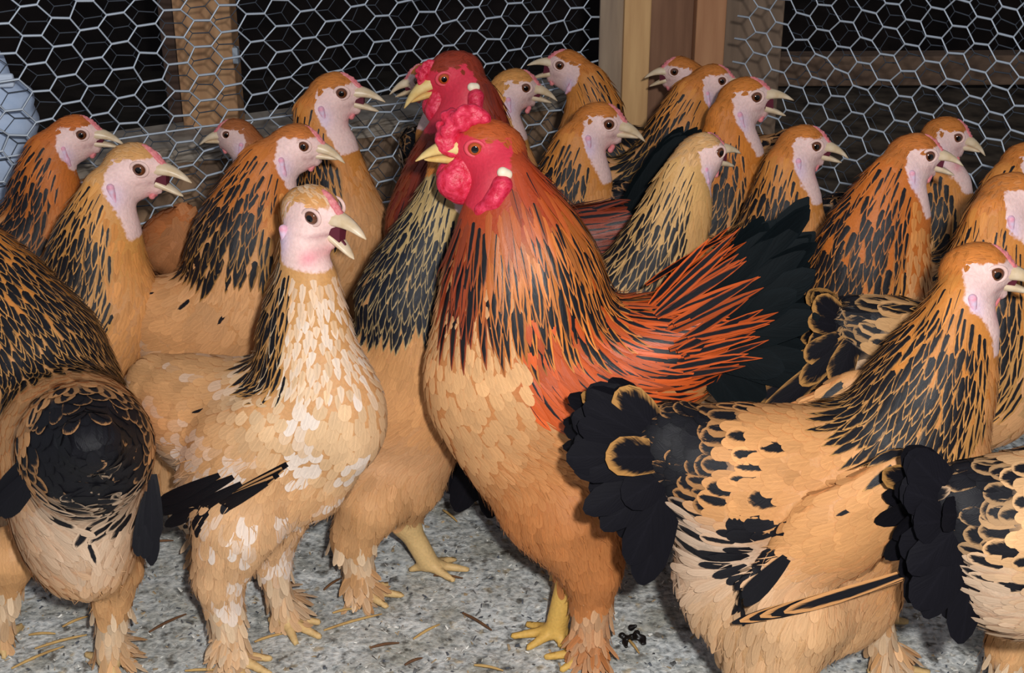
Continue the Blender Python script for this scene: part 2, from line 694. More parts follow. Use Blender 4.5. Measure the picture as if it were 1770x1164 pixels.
HEADKIT = {}
for kind in ('hen', 'cock'):
    kit = {'upper_beak': beak_mesh('upper_beak', True, MAT_BEAK[kind]),
           'lower_beak': beak_mesh('lower_beak', False, MAT_BEAK[kind]),
           'eye': uv_ball('eye', MAT_EYE[kind], 1, 1, 0.85),
           'eyelid': ring_mesh('eyelid', MAT_LIDH if kind == 'hen' else MAT_LIDC)}
    if kind == 'hen':
        cb_ = []
        r_ = random.Random(3)
        for i in range(8):
            t = i / 7
            x = 0.023 - 0.021 * t
            z = 0.0065 + 0.0155 * math.sin(min(t, 1) * 1.5)
            for y in (-0.003, 0, 0.003):
                cb_.append(((x, y * .8, z - 0.0022), (x, y * .8, z - 0.0012 + (0.0010 if y else 0.0024) * r_.uniform(.4, 1.3)), 0.0021, 0.0016))
        V, Q = local_net(cb_, 0.0012, 0.002)
        kit['comb'] = mesh_from('comb', V, Q, MAT_COMBH)
        kit['wattle'] = mesh_from('wattle', *local_net([((0.012, 0.0062, -0.0195), (0.010, 0.0072, -0.0235), 0.0026, 0.0031)], 0.001), MAT_COMBH)
        kit['earlobe'] = mesh_from('earlobe', *local_net([((-0.0165, 0.0168, -0.008), (-0.0135, 0.0165, -0.022), 0.0036, 0.0028),
                                                         ((-0.0135, 0.0165, -0.022), (-0.011, 0.016, -0.028), 0.0028, 0.0016)], 0.0014, 0.003), MAT_LOBEP)
    else:
        r_ = random.Random(5)
        cb_ = []
        path = [(0.027, 0.001), (0.0285, 0.007), (0.0285, 0.014), (0.026, 0.021), (0.021, 0.0265), (0.014, 0.0295), (0.006, 0.0300)]
        for i, (x, z) in enumerate(path):
            for k in range(4):
                cb_.append(((x - 0.006 + r_.uniform(-.003, .003), r_.uniform(-.005, .005), z - 0.005 + r_.uniform(-.003, .003)),
                            (x + r_.uniform(-.002, .003), r_.uniform(-.006, .006), z + r_.uniform(-.002, .003)), 0.0040, 0.0030))
        V, Q = local_net(cb_, 0.0013, 0.003)
        kit['comb'] = mesh_from('comb', V, Q, MAT_COMBC)
        kit['wattle'] = mesh_from('wattle', *local_net([((0.012, 0.009, -0.012), (0.0165, 0.012, -0.024), 0.009, 0.0122),
                                                       ((0.0165, 0.012, -0.024), (0.011, 0.011, -0.031), 0.0122, 0.010),
                                                       ((0.0, 0.011, -0.018), (0.006, 0.0115, -0.028), 0.008, 0.009)], 0.0018, 0.008, 0.72), MAT_COMBC)
        kit['earlobe'] = mesh_from('earlobe', *local_net([((-0.0165, 0.0196, -0.005), (-0.0200, 0.0186, -0.0065), 0.0042, 0.0040)], 0.0012), MAT_LOBE)
        kit['face_lappet'] = mesh_from('face_lappet', *local_net([((-0.017, 0.0165, -0.014), (-0.012, 0.0175, -0.026), 0.0078, 0.0066),
                                                                ((-0.012, 0.017, -0.026), (-0.004, 0.0145, -0.035), 0.0062, 0.0045),
                                                                ((-0.004, 0.0145, -0.035), (-0.001, 0.012, -0.046), 0.0045, 0.0025)], 0.0016, 0.005), MAT_COMBC)
    nm = uv_ball('nostril', MAT_NOST, 0.0022, 0.0008, 0.0011, 8, 6)
    kit['nostril'] = nm
    kit['tongue'] = mesh_from('tongue', *local_net([((0.010, 0, -0.0075), (0.027, 0, -0.0095), 0.0052, 0.002)], 0.0013), MAT_MOUTH)
    HEADKIT[kind] = kit

HEN = dict(crown=(196, 118, 52), hk_top=(200, 128, 58), hk_edge=(196, 142, 80), black=(20, 19, 24), breast=(212, 157, 107),
           body=(206, 149, 97), fluff=(206, 176, 148), throat=(206, 132, 66), skin=(236, 199, 191), lilac=(214, 190, 214), shank=(222, 192, 158),
           toe=(222, 186, 128), thigh=(208, 156, 104))
COCK = dict(crown=(178, 82, 36), hk_top=(164, 62, 28), hk_edge=(206, 122, 52), black=(20, 19, 24), breast=(222, 170, 118),
            body=(200, 134, 80), fluff=(196, 128, 74), throat=(150, 62, 34), skin=(208, 48, 70), lilac=(214, 96, 104), shank=(206, 160, 120),
            toe=(222, 178, 92), thigh=(188, 118, 66), saddle=(200, 86, 34))
BIRDS = []
NFEATH = 0


class Bird:
    def __init__(self, label, kind='hen', Y=1.6, th=0, ax=None, eye=None, hyaw=None, hpitch=0, hs=1.12, mouth=0, neck=(), trunk=None,
                 extra=(), legs=None, tail=None, tail_root=None, tailzone=0.055, wing=None, flight=None, pal=None, hk=None, res=0.007,
                 fine=1.0, ky=0.85, split=0, pencil=0.0, white=0.0, front_lim=0.45, s=1.0, tail_w=0.017, tail_lat=0.05, face_grey=0.0,
                 hstripe=1.0, droop=0.25, hk_start=1.05, shankf=True, comb_s=1.0, xf=None, slim=0.0055, skin_low=None, plumes=None, lace=0.45, tail_lace=0.08, tr=1.0, bl=1.0, bare=(), marks=(), wk=0.016):
        global NFEATH
        self.kind = kind
        PAL = dict(HEN if kind == 'hen' else COCK)
        if pal:
            PAL.update(pal)
        C = {k: lin(v) for k, v in PAL.items()}
        th = math.radians(th)
        h = np.array([math.cos(th), math.sin(th), 0])
        l = np.array([-math.sin(th), math.cos(th), 0])
        if np.dot(l, np.array([0, 1, 0])) > 0:
            near = -1
        else:
            near = 1
        ex, ey = eye[:2]
        axp, ayp = ax if ax else (neck[-1][0], neck[-1][1])
        A, _ = at_y(axp, ayp, Y)
        self.A, self.h, self.l = A, h, l

        def pt(q, lat=0.0):
            if len(q) > 3:
                P, m = at_y(q[0], q[1], q[3])
            else:
                P, m = at_plane(q[0], q[1], A + l * lat, l)
            return P, q[2] * m
        if len(eye) > 2:
            He, _ = at_y(ex, ey, eye[2])
        else:
            He, _ = at_plane(ex, ey, A, l)
        hy = th if hyaw is None else math.radians(hyaw)
        hp = math.radians(hpitch)
        hf = np.array([math.cos(hy) * math.cos(hp), math.sin(hy) * math.cos(hp), math.sin(hp)])
        hl = np.array([-math.sin(hy), math.cos(hy), 0])
        hu = np.cross(hf, hl)
        B = np.stack([hf, hl, hu], 1)
        nh = 1.0 if np.dot(CAMP - He, hl) > 0 else -1.0
        Ho = He - B @ np.array([0.004, 0.017 * nh, 0.006]) * hs     # eye sits at (0.004, y, 0.006) in head space
        self.Ho, self.B, self.hs = Ho, B, hs
        H = lambda p: Ho + B @ (np.array(p, float) * hs)
        # ---- spine
        S = [H((-0.008, 0, 0.0))]
        R = [0.022 * hs]
        for q in neck:
            P, r = pt(q)
            i_ = len(S)
            if i_ == 1:
                P = P - hf * 0.010 + (P - Ho) * 0.06
                r = r * 0.80
            S.append(P)
            R.append(max(r - slim, 0.015))
        self.nn = len(S)
        Nb = S[-1]
        if trunk:
            for q in trunk:
                P, r = pt(q)
                S.append(P)
                R.append(max(r - slim, 0.012))
        else:
            zb = 0.34 * s
            for dx, z, r in ((-0.035, zb + .0, .096), (-0.11, zb - .03, .108), (-0.19, zb - .01, .090), (-0.25, zb + .045, .055)):
                P = np.array([Nb[0], Nb[1], 0]) + h * dx * s * bl + ZUP * z
                S.append(P)
                R.append(r * s * tr)
        S, R = np.array(S), np.array(R)
        self.S, self.R = S, R
        body_c = S[self.nn:].mean(0)
        # ---- primitives: (a, b, ra, rb, k, squash)
        prims = []
        for i in range(len(S) - 1):
            prims.append((S[i], S[i + 1], R[i], R[i + 1], 0.03 if i else 0.02, True))
        for q in extra:
            P, r = pt(q[:4] if len(q) > 3 else q)
            prims.append((P, P + h * 1e-4, r - slim, r - slim, 0.05, True))
        self.tb = S[-1].copy()
        # wing
        self.wing_pts = []
        if wing:
            for sd in (near, -near):
                W_ = []
                for q in wing[1:]:
                    P, r = at_plane(q[0], q[1], A + l * near * wing[0], l)
                    P = P + l * (sd - near) * wing[0]
                    W_.append((P, q[2] * r))
                for (a, ra), (b, rb) in zip(W_[:-1], W_[1:]):
                    prims.append((a, b, ra, rb, wk, 'wing'))
        # legs
        LG = []
        foot_c = []
        if legs:
            for lg in legs:
                G, m = at_ground(lg[2][0], lg[2][1], 0.022)
                Yf = G[1]
                hip = at_y(lg[0][0], lg[0][1], Yf + (lg[3] if len(lg) > 3 else 0))
                hok = at_y(lg[1][0], lg[1][1], Yf)
                LG.append(((hip[0], lg[0][2] * hip[1]), (hok[0], lg[1][2] * hok[1]), (G, lg[2][2] * m)))
        else:
            bc = np.array([body_c[0], body_c[1], 0])
            for sd in (1, -1):
                q = bc + l * sd * 0.052 * s * tr
                LG.append(((q + ZUP * 0.235 * s, 0.060 * s * tr), (q - h * 0.025 + ZUP * 0.12 * s, 0.028 * s), (q + h * 0.005 + ZUP * 0.022, 0.014 * s)))
        for (a, ra), (b, rb), (c, rc) in LG:
            prims.append((a, b, ra, rb, 0.035, False))
            prims.append((b, c, rb * 0.85, rc, 0.02, False))
            foot_c.append(c)
            g0 = np.array([c[0], c[1], 0.008])
            for an, ln in ((0, .055), (0.6, .044), (-0.6, .044), (math.pi, .022)):
                dv = h * math.cos(an) + l * math.sin(an)
                prims.append((g0 + ZUP * 0.008, g0 + dv * ln * s - ZUP * 0.002, 0.008, 0.0042, 0.006, False))
        self.LG = LG
        # head
        om = math.radians(mouth)
        hp_ = []
        hp_.append((H((-0.004, 0, 0.003)), H((-0.016, 0, 0.0)), 0.0205 * hs, 0.0195 * hs, 0.010))
        cu, su = math.cos(om * .3), math.sin(om * .3)
        sx_, sz_ = 0.0175 - 0.006, 0.0008 + 0.010
        hp_.append((H((0.003, 0, 0.001)), H((0.006 + sx_ * cu - sz_ * su, 0, -0.010 + sx_ * su + sz_ * cu)), 0.0175 * hs, 0.0082 * hs, 0.010))
        hp_.append((H((-0.006, 0, -0.010)), H((0.002, 0, -0.0115)), 0.0165 * hs, 0.0115 * hs, 0.010))
        ca_, sa_ = math.cos(om * .7), math.sin(om * .7)
        jx, jz = 0.0155 - 0.006, -0.0145 + 0.010
        jt = (0.006 + jx * ca_ + jz * sa_, 0, -0.010 - jx * sa_ + jz * ca_)
        hp_.append((H((0.0, 0, -0.013)), H(jt), 0.0115 * hs, 0.0062 * hs, 0.006))
        N1 = S[1]
        thr = H((-0.008, 0, -0.018))
        hp_.append((thr, thr * 0.4 + N1 * 0.6, 0.0125 * hs, 0.016 * hs, 0.012))
        O_, l_ = A, l
        kyi = 1.0 / ky
        hB = hl

        def squash(P, k):
            return P + ((P - O_) @ l_)[:, None] * l_ * (k - 1)

        def f(P):
            d = None
            Q = squash(P, kyi)
            QW = P
            for a, b, ra, rb, k, sq in prims:
                if sq is True:
                    e = sd_caps(Q, a_sq(a), a_sq(b), ra, rb)
                elif sq == 'wing':
                    # flattened pad: compress lateral distance
                    rel = ((P - a) @ l_)[:, None] * l_
                    e = sd_caps(P + rel * 1.2, a, b + ((b - a) @ l_) * l_ * 1.2, ra, rb) * 0.6
                else:
                    e = sd_caps(P, a, b, ra, rb)
                d = e if d is None else smin(d, e, k)
            # head: narrowed sideways
            rel = ((P - Ho) @ hB)
            Ph = P + (rel * 0.12)[:, None] * hB
            dh = None
            for a, b, ra, rb, k in hp_:
                e = sd_caps(Ph, a, b, ra, rb)
                dh = e if dh is None else smin(dh, e, k)
            # eye sockets
            q = ((P - Ho) @ B) / hs
            sock = np.sqrt((q[:, 0] - 0.004) ** 2 + (np.abs(q[:, 1]) - 0.0235) ** 2 + (q[:, 2] - 0.006) ** 2) - 0.0068
            dh = np.maximum(dh, -sock * hs)
            d = smin(d, dh, 0.012)
            return d

        def a_sq(a):
            return a + np.dot(a - O_, l_) * l_ * (kyi - 1)
        self.f = f
        # ---- body mesh
        allp = np.concatenate([S, [c for c in foot_c], [a for q in LG for a, _ in q], [H((0.03, 0, 0))]])
        allr = max(R.max(), 0.05)
        lo = np.minimum(S - R[:, None], S - 0.02).min(0)
        hi = (S + R[:, None]).max(0)
        lo = np.minimum(lo, allp.min(0) - 0.08)
        hi = np.maximum(hi, allp.max(0) + 0.08)
        lo[2] = -0.012
        V, Q = surface_net(f, lo, hi, res)
        # refine the head: second, finer net is welded in colour only (same field)
        self.V, self.Q = V, Q
        # ---- segment data for the plumage flow
        seg_a = list(S[:-1])
        seg_b = list(S[1:])
        seg_ra = list(R[:-1])
        seg_rb = list(R[1:])
        nsp = len(seg_a)
        for (a, ra), (b, rb), (c, rc) in LG:
            seg_a += [a, b]
            seg_b += [b, c]
            seg_ra += [ra, rb]
            seg_rb += [rb, rc]
        seg_a, seg_b, seg_ra, seg_rb = map(np.array, (seg_a, seg_b, seg_ra, seg_rb))
        seg_t = unit(seg_b - seg_a)
        # smooth tangents at joints
        node_t = np.zeros((len(S), 3))
        for i in range(len(S)):
            node_t[i] = seg_t[max(0, i - 1)] + seg_t[min(nsp - 1, i)]
        node_t = unit(node_t)
        # ventral direction per spine node
        hx = node_t @ h
        hz = node_t[:, 2]
        node_v = unit(-hz[:, None] * h + hx[:, None] * np.array([0, 0, 1.0]))

        def field(P):
            n = len(P)
            Q = squash(P, kyi)
            dd = np.zeros((n, len(seg_a)))
            tt = np.zeros((n, len(seg_a)))
            for i in range(len(seg_a)):
                a = a_sq(seg_a[i]) if i < nsp else seg_a[i]
                b = a_sq(seg_b[i]) if i < nsp else seg_b[i]
                X = Q if i < nsp else P
                ab = b - a
                t = np.clip((X - a) @ ab / np.dot(ab, ab), 0, 1)
                tt[:, i] = t
                dd[:, i] = np.linalg.norm(X - a - t[:, None] * ab, axis=1) - (seg_ra[i] + (seg_rb[i] - seg_ra[i]) * t)
            dmin = dd.min(1, keepdims=True)
            wt = np.exp(-(dd - dmin) / 0.02)
            wt /= wt.sum(1, keepdims=True)
            sp = wt[:, :nsp]
            spn = sp / np.maximum(sp.sum(1, keepdims=True), 1e-6)
            s_ = (spn * (np.arange(nsp)[None] + tt[:, :nsp])).sum(1)
            T = np.zeros((n, 3))
            Vn = np.zeros((n, 3))
            Cx = np.zeros((n, 3))
            for i in range(nsp):
                t = tt[:, i][:, None]
                T += spn[:, i][:, None] * (node_t[i] * (1 - t) + node_t[i + 1] * t)
                Vn += spn[:, i][:, None] * (node_v[i] * (1 - t) + node_v[i + 1] * t)
                Cx += spn[:, i][:, None] * (S[i] * (1 - t) + S[i + 1] * t)
            legw = wt[:, nsp:].sum(1)
            rad = unit(P - Cx)
            vd = (rad * unit(Vn)).sum(1)
            T = unit(T)
            post = sstep(s_, self.nn - 0.5, self.nn + 1.5)[:, None]
            fl_ = T + np.array([0, 0, -1.0]) * droop * post
            fl_ = fl_ * (1 - legw[:, None]) + (np.array([0, 0, -1.0]) - 0.15 * h) * legw[:, None]
            return s_, unit(fl_), vd, legw, rad
        self.field = field
        flow = lambda P: field(P)[1]
        hloc = lambda P: ((P - Ho) @ B) / hs
        hk = self.nn - 0.6 if hk is None else hk
        nz = lambda P, sc, sd: np.sin(P[:, 0] * sc + sd) * np.sin(P[:, 1] * sc * 1.3 + sd * 2.1) + np.sin(P[:, 2] * sc * 0.9 + sd * 1.7) * 0.7

        def skin_mask(P):
            q = hloc(P)
            x, z = q[:, 0], q[:, 2]
            wob = nz(P, 420, 1.3) * 0.0012
            back = -0.0225 + np.maximum(0, -z - 0.010) * 0.52 + wob
            top = 0.0135 + np.clip(x - 0.008, 0, 1) * 0.15 + wob
            low = skin_low if skin_low else (-0.056 if kind == 'hen' else -0.036)
            sgn = np.minimum(np.minimum(x - back, top - z), np.minimum(z - low, 0.06 - x))
            sgn = np.minimum(sgn, 0.04 - np.abs(q[:, 1]))
            return sgn
        skin_val = skin_mask

        def skin_mask(P):
            return skin_val(P) > 0

        def col_base(P):
            s_, fl_, vd, legw, rad = field(P)
            q = hloc(P)
            c = np.tile(C['body'], (len(P), 1))
            c = lerp(C['hk_top'] * np.ones_like(c), c, sstep(s_, hk - 1.2, hk))
            if kind == 'cock':
                dors = sstep(-vd, -0.25, 0.1) * sstep(s_, hk - .3, hk + .3)
                c = lerp(c, np.tile(C['saddle'], (len(P), 1)), dors)
            c = lerp(c, np.tile(C['fluff'], (len(P), 1)), sstep(vd, 0.05, 0.65) * sstep(s_, self.nn + 0.6, self.nn + 1.8))
            c = lerp(c, np.tile(C['thigh'], (len(P), 1)), legw)
            z = P[:, 2]
            lowm = sstep(-z, -0.10, -0.075) * np.clip(legw * 3, 0, 1)
            c = lerp(c, np.tile(C['shank'], (len(P), 1)), lowm)
            for bi in bare:
                db = [np.linalg.norm((P - LG[i][2][0])[:, :2], axis=1) for i in range(len(LG))]
                bm = (db[bi] < db[1 - bi]) * sstep(-z, -0.115, -0.10) * np.clip(legw * 3, 0, 1)
                c = lerp(c, np.tile(C['toe'], (len(P), 1)), bm)
            c = lerp(c, np.tile(C['toe'], (len(P), 1)), sstep(-z, -0.030, -0.018) * (z < 0.05))
            dt = np.linalg.norm(P - self.tb, axis=1)
            c = lerp(c, np.tile(C['black'] * 1.2, (len(P), 1)), (1 - sstep(dt, tailzone * 0.8, tailzone * 1.15)))
            sk = np.tile(C['skin'], (len(P), 1)) * (1 - 0.35 * face_grey)
            ear = np.exp(-(((q[:, 0] + 0.014) / 0.008) ** 2 + ((q[:, 2] + 0.018) / 0.012) ** 2))
            sk = lerp(sk, np.tile(C['lilac'], (len(P), 1)), np.clip(ear, 0, 1) * 0.8)
            if kind == 'hen':
                pk = np.exp(-(((q[:, 0] - 0.012) / 0.006) ** 2 + ((q[:, 2] + 0.024) / 0.006) ** 2))
                sk = lerp(sk, np.tile(lin((220, 96, 118)), (len(P), 1)), np.clip(pk, 0, 1) * 0.65)
                mouthc = np.exp(-(((q[:, 0] - 0.012) / 0.010) ** 2 + ((q[:, 2] + 0.0085) / 0.0016) ** 2))
                sk = lerp(sk, np.tile(lin((150, 84, 92)), (len(P), 1)), np.clip(mouthc, 0, 1) * 0.55)
            crn = (s_ < hk_start + 0.1)
            c = np.where(crn[:, None], C['crown'], c)
            return c, sk
        base_loc = np.array([body_c[0], body_c[1], 0.0])
        name = 'hen' if kind == 'hen' else 'rooster'
        E = empty(name, base_loc, label, 'chicken', 'chickens in the pen')
        self.E = E
        me = mesh_from('body', V, Q, MAT_S)
        cA, cS = col_base(V)
        attr(me, 'ca', cA, 'FLOAT_COLOR')
        attr(me, 'cs', cS, 'FLOAT_COLOR')
        mv = skin_val(V) / 0.0016
        attr(me, 'msk', np.stack([np.clip(mv, -6, 6), mv * 0, mv * 0], 1), 'FLOAT_VECTOR')
        link('body', me, E)
        # ---- sample feather roots
        T1 = np.concatenate([Q[:, [0, 1, 2]], Q[:, [0, 2, 3]]])
        a, b, c = V[T1[:, 0]], V[T1[:, 1]], V[T1[:, 2]]
        ar = 0.5 * np.linalg.norm(np.cross(b - a, c - a), axis=1)
        ctr = (a + b + c) / 3
        s_, fl_, vd, legw, rad = field(ctr)
        q = hloc(ctr)
        dT = np.linalg.norm(ctr - self.tb, axis=1)
        skin = skin_mask(ctr)
        headz = (s_ < hk_start) & ~skin & (q[:, 0] < 0.026) & (q[:, 0] > -0.08)
        on_head = (np.abs(q[:, 0]) < 0.06) & (q[:, 2] > -0.03) & (s_ < 1.0)
        shank = (legw > 0.5) & (ctr[:, 2] < 0.105)
        foot = (ctr[:, 2] < 0.035)
        isbare = np.zeros(len(ctr), bool)
        for bi in bare:
            db = [np.linalg.norm((ctr - LG[i][2][0])[:, :2], axis=1) for i in range(len(LG))]
            isbare |= (db[bi] < db[1 - bi])
        wob = nz(ctr, 90, 4.0) * 0.12
        hackle = (s_ >= hk_start) & (s_ < hk + np.clip(-vd, -0.2, 1) * 0.35 + wob * .3) & (vd < front_lim + wob) & ~skin & (legw < 0.5)
        if kind == 'cock':
            hackle = (s_ >= hk_start) & (s_ < hk + np.clip(-vd, -0.4, 1) * 0.3) & (vd < 0.9) & ~skin
            saddle = (s_ >= hk - 0.1) & (vd < 0.12 + wob) & ~hackle & (legw < 0.5)
        else:
            saddle = np.zeros(len(ctr), bool)
        crown = headz & ~hackle
        throat = (s_ < self.nn - 0.35) & (s_ >= 0.7) & ~skin & ~crown & ~hackle & ~saddle & (legw < 0.4) & (ctr[:, 2] > 0.2)
        body = ~skin & ~crown & ~hackle & ~saddle & ~shank & ~foot & ~throat

        def draw(mask, spacing):
            idx = np.nonzero(mask)[0]
            if len(idx) == 0:
                return None
            A_ = ar[idx]
            n = int(3.2 * A_.sum() / spacing ** 2) + 8
            pick = idx[rng.choice(len(idx), n, p=A_ / A_.sum())]
            r1, r2 = rng.random(n), rng.random(n)
            fl = r1 + r2 > 1
            r1[fl], r2[fl] = 1 - r1[fl], 1 - r2[fl]
            P = a[pick] + (b[pick] - a[pick]) * r1[:, None] + (c_[pick] - a[pick]) * r2[:, None]
            P = P[poisson(P, spacing)]
            return P, grad(f, P, 0.003)
        c_ = c
        viewd = lambda P, N: ((CAMP - P) * N).sum(1) / np.linalg.norm(CAMP - P, axis=1)
        self.E = E

        def emit(nm, X, vv, ca, cb, p, rough, gloss, nsplit=0, score=None):
            global NFEATH
            n = len(X)
            NFEATH += n
            p = np.broadcast_to(p, (n,))
            rough = np.broadcast_to(rough, (n,))
            gloss = np.broadcast_to(gloss, (n,))
            one = np.zeros(n, bool)
            if nsplit:
                ordr = np.argsort(-score)[:nsplit]
                one[ordr] = True
                for i in ordr:
                    m1 = feather_mesh(nm, X[i:i + 1], vv, ca[i:i + 1], cb[i:i + 1], p[i:i + 1], rough[i:i + 1], gloss[i:i + 1])
                    link(nm, m1, E)
            if (~one).any():
                k = ~one
                m1 = feather_mesh(nm + 's', X[k], vv, ca[k], cb[k], p[k], rough[k], gloss[k])
                o = link(nm + 's' if nm.endswith('feather') else nm, m1, E)
                tag(o, kind='stuff')
        jit = lambda n, a=0.08: (1 + rng.normal(0, a, n))[:, None]

        # crown
        g = draw(crown, 0.0052 * fine)
        if g:
            P, N = g
            n = len(P)
            s1, D, vd1, lw, _ = field(P)
            qh = hloc(P)
            ca_ = np.tile(C['crown'], (n, 1)) * jit(n)
            fr = sstep(vd1, 0.0, 0.5) * (qh[:, 2] < -0.01)
            ca_ = lerp(ca_, np.tile(C['throat'], (n, 1)), fr)
            ca_ = lerp(ca_, np.tile(lin((232, 208, 180)), (n, 1)), np.clip(white * 2.0 * rng.random(n), 0, 1))
            D = np.where((qh[:, 0] > -0.014)[:, None], unit(-hf - 0.15 * hu), D)
            X = build_feathers(P, N, D + rng.normal(0, .12, (n, 3)), 0.0145 * fine * np.ones(n), 0.0034 * fine * np.ones(n), 'lance', V4, 0.0016, f, None, -0.0006)
            emit('crown_feather', X, V4, ca_, ca_ * 0.6, 0.15, 0.6, 0.25)
        # hackle
        hsp = 0.0076 if kind == 'hen' else 0.0080
        g = draw(hackle, hsp * fine)
        if g:
            P, N = g
            n = len(P)
            s1, D, vd1, lw, _ = field(P)
            qq = np.clip((s1 - hk_start) / max(hk - hk_start, .1), 0, 1)
            edge = lerp(np.tile(C['hk_top'], (n, 1)), np.tile(C['hk_edge'], (n, 1)), sstep(qq, 0.1, 0.75)) * jit(n, .12 if kind == 'hen' else .2)
            if kind == 'hen':
                p = np.clip((0.26 + 0.72 * sstep(qq, 0.0, 0.5) + rng.normal(0, .09, n)) * hstripe, 0, 0.90)
                p = p * (1 - 0.55 * sstep(vd1, front_lim - 0.4, front_lim)) * (qq > 0.02)
                L = (0.030 + 0.022 * qq) * rng.uniform(.85, 1.15, n) * fine ** .5
                Wd = (0.0036 + 0.0018 * qq) * rng.uniform(.85, 1.15, n) * fine
                lf = 0.0055
                ro, gl = 0.5, 0.3
            else:
                p = np.clip((0.80 * sstep(qq, 0.28, 0.95) + rng.normal(0, .22, n)) * hstripe, 0, 0.74)
                L = (0.045 + 0.055 * qq) * rng.uniform(.85, 1.15, n)
                Wd = (0.0046 + 0.0012 * qq) * rng.uniform(.8, 1.15, n) * fine
                lf = 0.006
                ro, gl = 0.40, 0.42
                frm = sstep(vd1, 0.2, 0.8)
                edge = lerp(edge, np.tile(C['throat'], (n, 1)) * jit(n), frm)
            wm = (rng.random(n) < white * 0.8) & (white > 0.1)
            edge[wm] = lin((222, 190, 150))
            X = build_feathers(P, N, D + rng.normal(0, .09, (n, 3)), L, Wd, 'lance', V5 if fine > 1.01 else V7, lf * rng.uniform(.7, 1.4, n), f, flow, -0.0012)
            emit('hackle_feather', X, V5 if fine > 1.01 else V7, edge, np.tile(C['black'], (n, 1)), p, ro, gl, split,
                 viewd(P, N) * L * (viewd(P, N) > 0.1) + qq * 0.02)
        # short narrow feathers down the front of the neck
        g = draw(throat, 0.0072 * fine)
        if g:
            P, N = g
            n = len(P)
            s1, D, vd1, lw, _ = field(P)
            ca_ = lerp(np.tile(C['throat'], (n, 1)), np.tile(C['breast'], (n, 1)), sstep(s1, 1.5, self.nn - 0.3)) * jit(n, .07)
            ca_ = lerp(ca_, np.tile(lin((238, 218, 200)), (n, 1)), np.clip(white * 2.6 * rng.random(n) * (white > 0.1), 0, 1))
            X = build_feathers(P, N, D + rng.normal(0, .10, (n, 3)), 0.024 * rng.uniform(.8, 1.2, n) * fine, 0.0042 * rng.uniform(.8, 1.2, n) * fine, 'lance', V5,
                               0.0034, f, flow, -0.001)
            emit('throat_feather', X, V5, ca_, ca_ * 0.8, 0.25, 0.58, 0.22)
        # saddle of the roosters
        g = draw(saddle, 0.0095 * fine)
        if g:
            P, N = g
            n = len(P)
            s1, D, vd1, lw, _ = field(P)
            dt = np.linalg.norm(P - self.tb, axis=1)
            tk = 1 - sstep(dt, tailzone, tailzone + 0.13)
            ca_ = np.tile(C['saddle'], (n, 1)) * jit(n, .14)
            p = np.clip(0.52 * tk + rng.normal(0, .16, n), 0, .66)
            L = (0.048 + 0.060 * tk) * rng.uniform(.85, 1.2, n)
            X = build_feathers(P, N, D + rng.normal(0, .08, (n, 3)), L, 0.0056 * rng.uniform(.85, 1.2, n) * fine, 'lance', V7, 0.006 + 0.012 * tk * rng.random(n), f, flow, -0.0012)
            emit('saddle_feather', X, V7, ca_, np.tile(C['black'], (n, 1)), p, 0.40, 0.42, split, viewd(P, N) * L * (viewd(P, N) > 0.1))
        # body
        g = draw(body, 0.0096 * fine)
        if g:
            P, N = g
            n = len(P)
            s1, D, vd1, lw, _ = field(P)
            dt = np.linalg.norm(P - self.tb, axis=1)
            def bodycol(P, s1, vd1, lw):
                n = len(P)
                c0 = lerp(np.tile(C['breast'], (n, 1)), np.tile(C['body'], (n, 1)), sstep(s1, self.nn - .3, self.nn + 1.0))
                flm = sstep(vd1, 0.05, 0.65) * sstep(s1, self.nn + 0.6, self.nn + 1.8)
                c0 = lerp(c0, np.tile(C['fluff'], (n, 1)), flm)
                c0 = lerp(c0, np.tile(C['thigh'], (n, 1)), np.clip(lw * 1.2, 0, 1) * .8)
                return c0 * (1 + 0.07 * nz(P, 60, 2.0) + 0.05 * nz(P, 130, 5.0))[:, None]
            ca_ = lerp(np.tile(C['breast'], (n, 1)), np.tile(C['body'], (n, 1)), sstep(s1, self.nn - .3, self.nn + 1.0))
            thr_ = 1 - sstep(s1, 1.2, hk - 0.3)
            ca_ = lerp(ca_, np.tile(C['throat'], (n, 1)), thr_)
            flm = sstep(vd1, 0.05, 0.65) * sstep(s1, self.nn + 0.6, self.nn + 1.8)
            ca_ = lerp(ca_, np.tile(C['fluff'], (n, 1)), flm)
            ca_ = lerp(ca_, np.tile(C['thigh'], (n, 1)), np.clip(lw * 1.2, 0, 1) * .8)
            ca_ = ca_ * jit(n, .045) * (1 + 0.07 * nz(P, 60, 2.0) + 0.05 * nz(P, 130, 5.0))[:, None]
            if white:
                wm = np.clip(white * 3.2 * (0.35 + 0.9 * sstep(vd1, -0.2, 0.6)) * sstep(nz(P, 75, 3.3) + 0.5 * nz(P, 170, 1.1) + rng.normal(0, .45, n), 0.15, 1.1), 0, 0.9)
                ca_ = lerp(ca_, np.tile(lin((240, 222, 208)), (n, 1)), wm)
            cb_ = ca_ * 0.93
            p = np.full(n, 0.5)
            cov = (dt < tailzone * (1.0 + 0.9 * rng.random(n) ** 2)) & (lw < .5)
            if kind == 'cock':
                cov &= dt < tailzone
            fleck = rng.random(n) < (pencil + 0.010)
            blk = cov | (fleck & (vd1 < 0.4))
            cb_[blk] = C['black']
            p = np.where(blk, np.where(cov, np.where(dt < tailzone, rng.uniform(.9, 1.2, n), rng.uniform(.35, .85, n)), rng.uniform(.25, .5, n)), p)
            ca_ = np.where((cov & (dt < tailzone * .95) & (rng.random(n) < lace))[:, None], C['black'] * 1.3, ca_)
            ca_ = np.where((cov & (dt < tailzone * 1.2))[:, None], ca_ * 0.6, ca_)
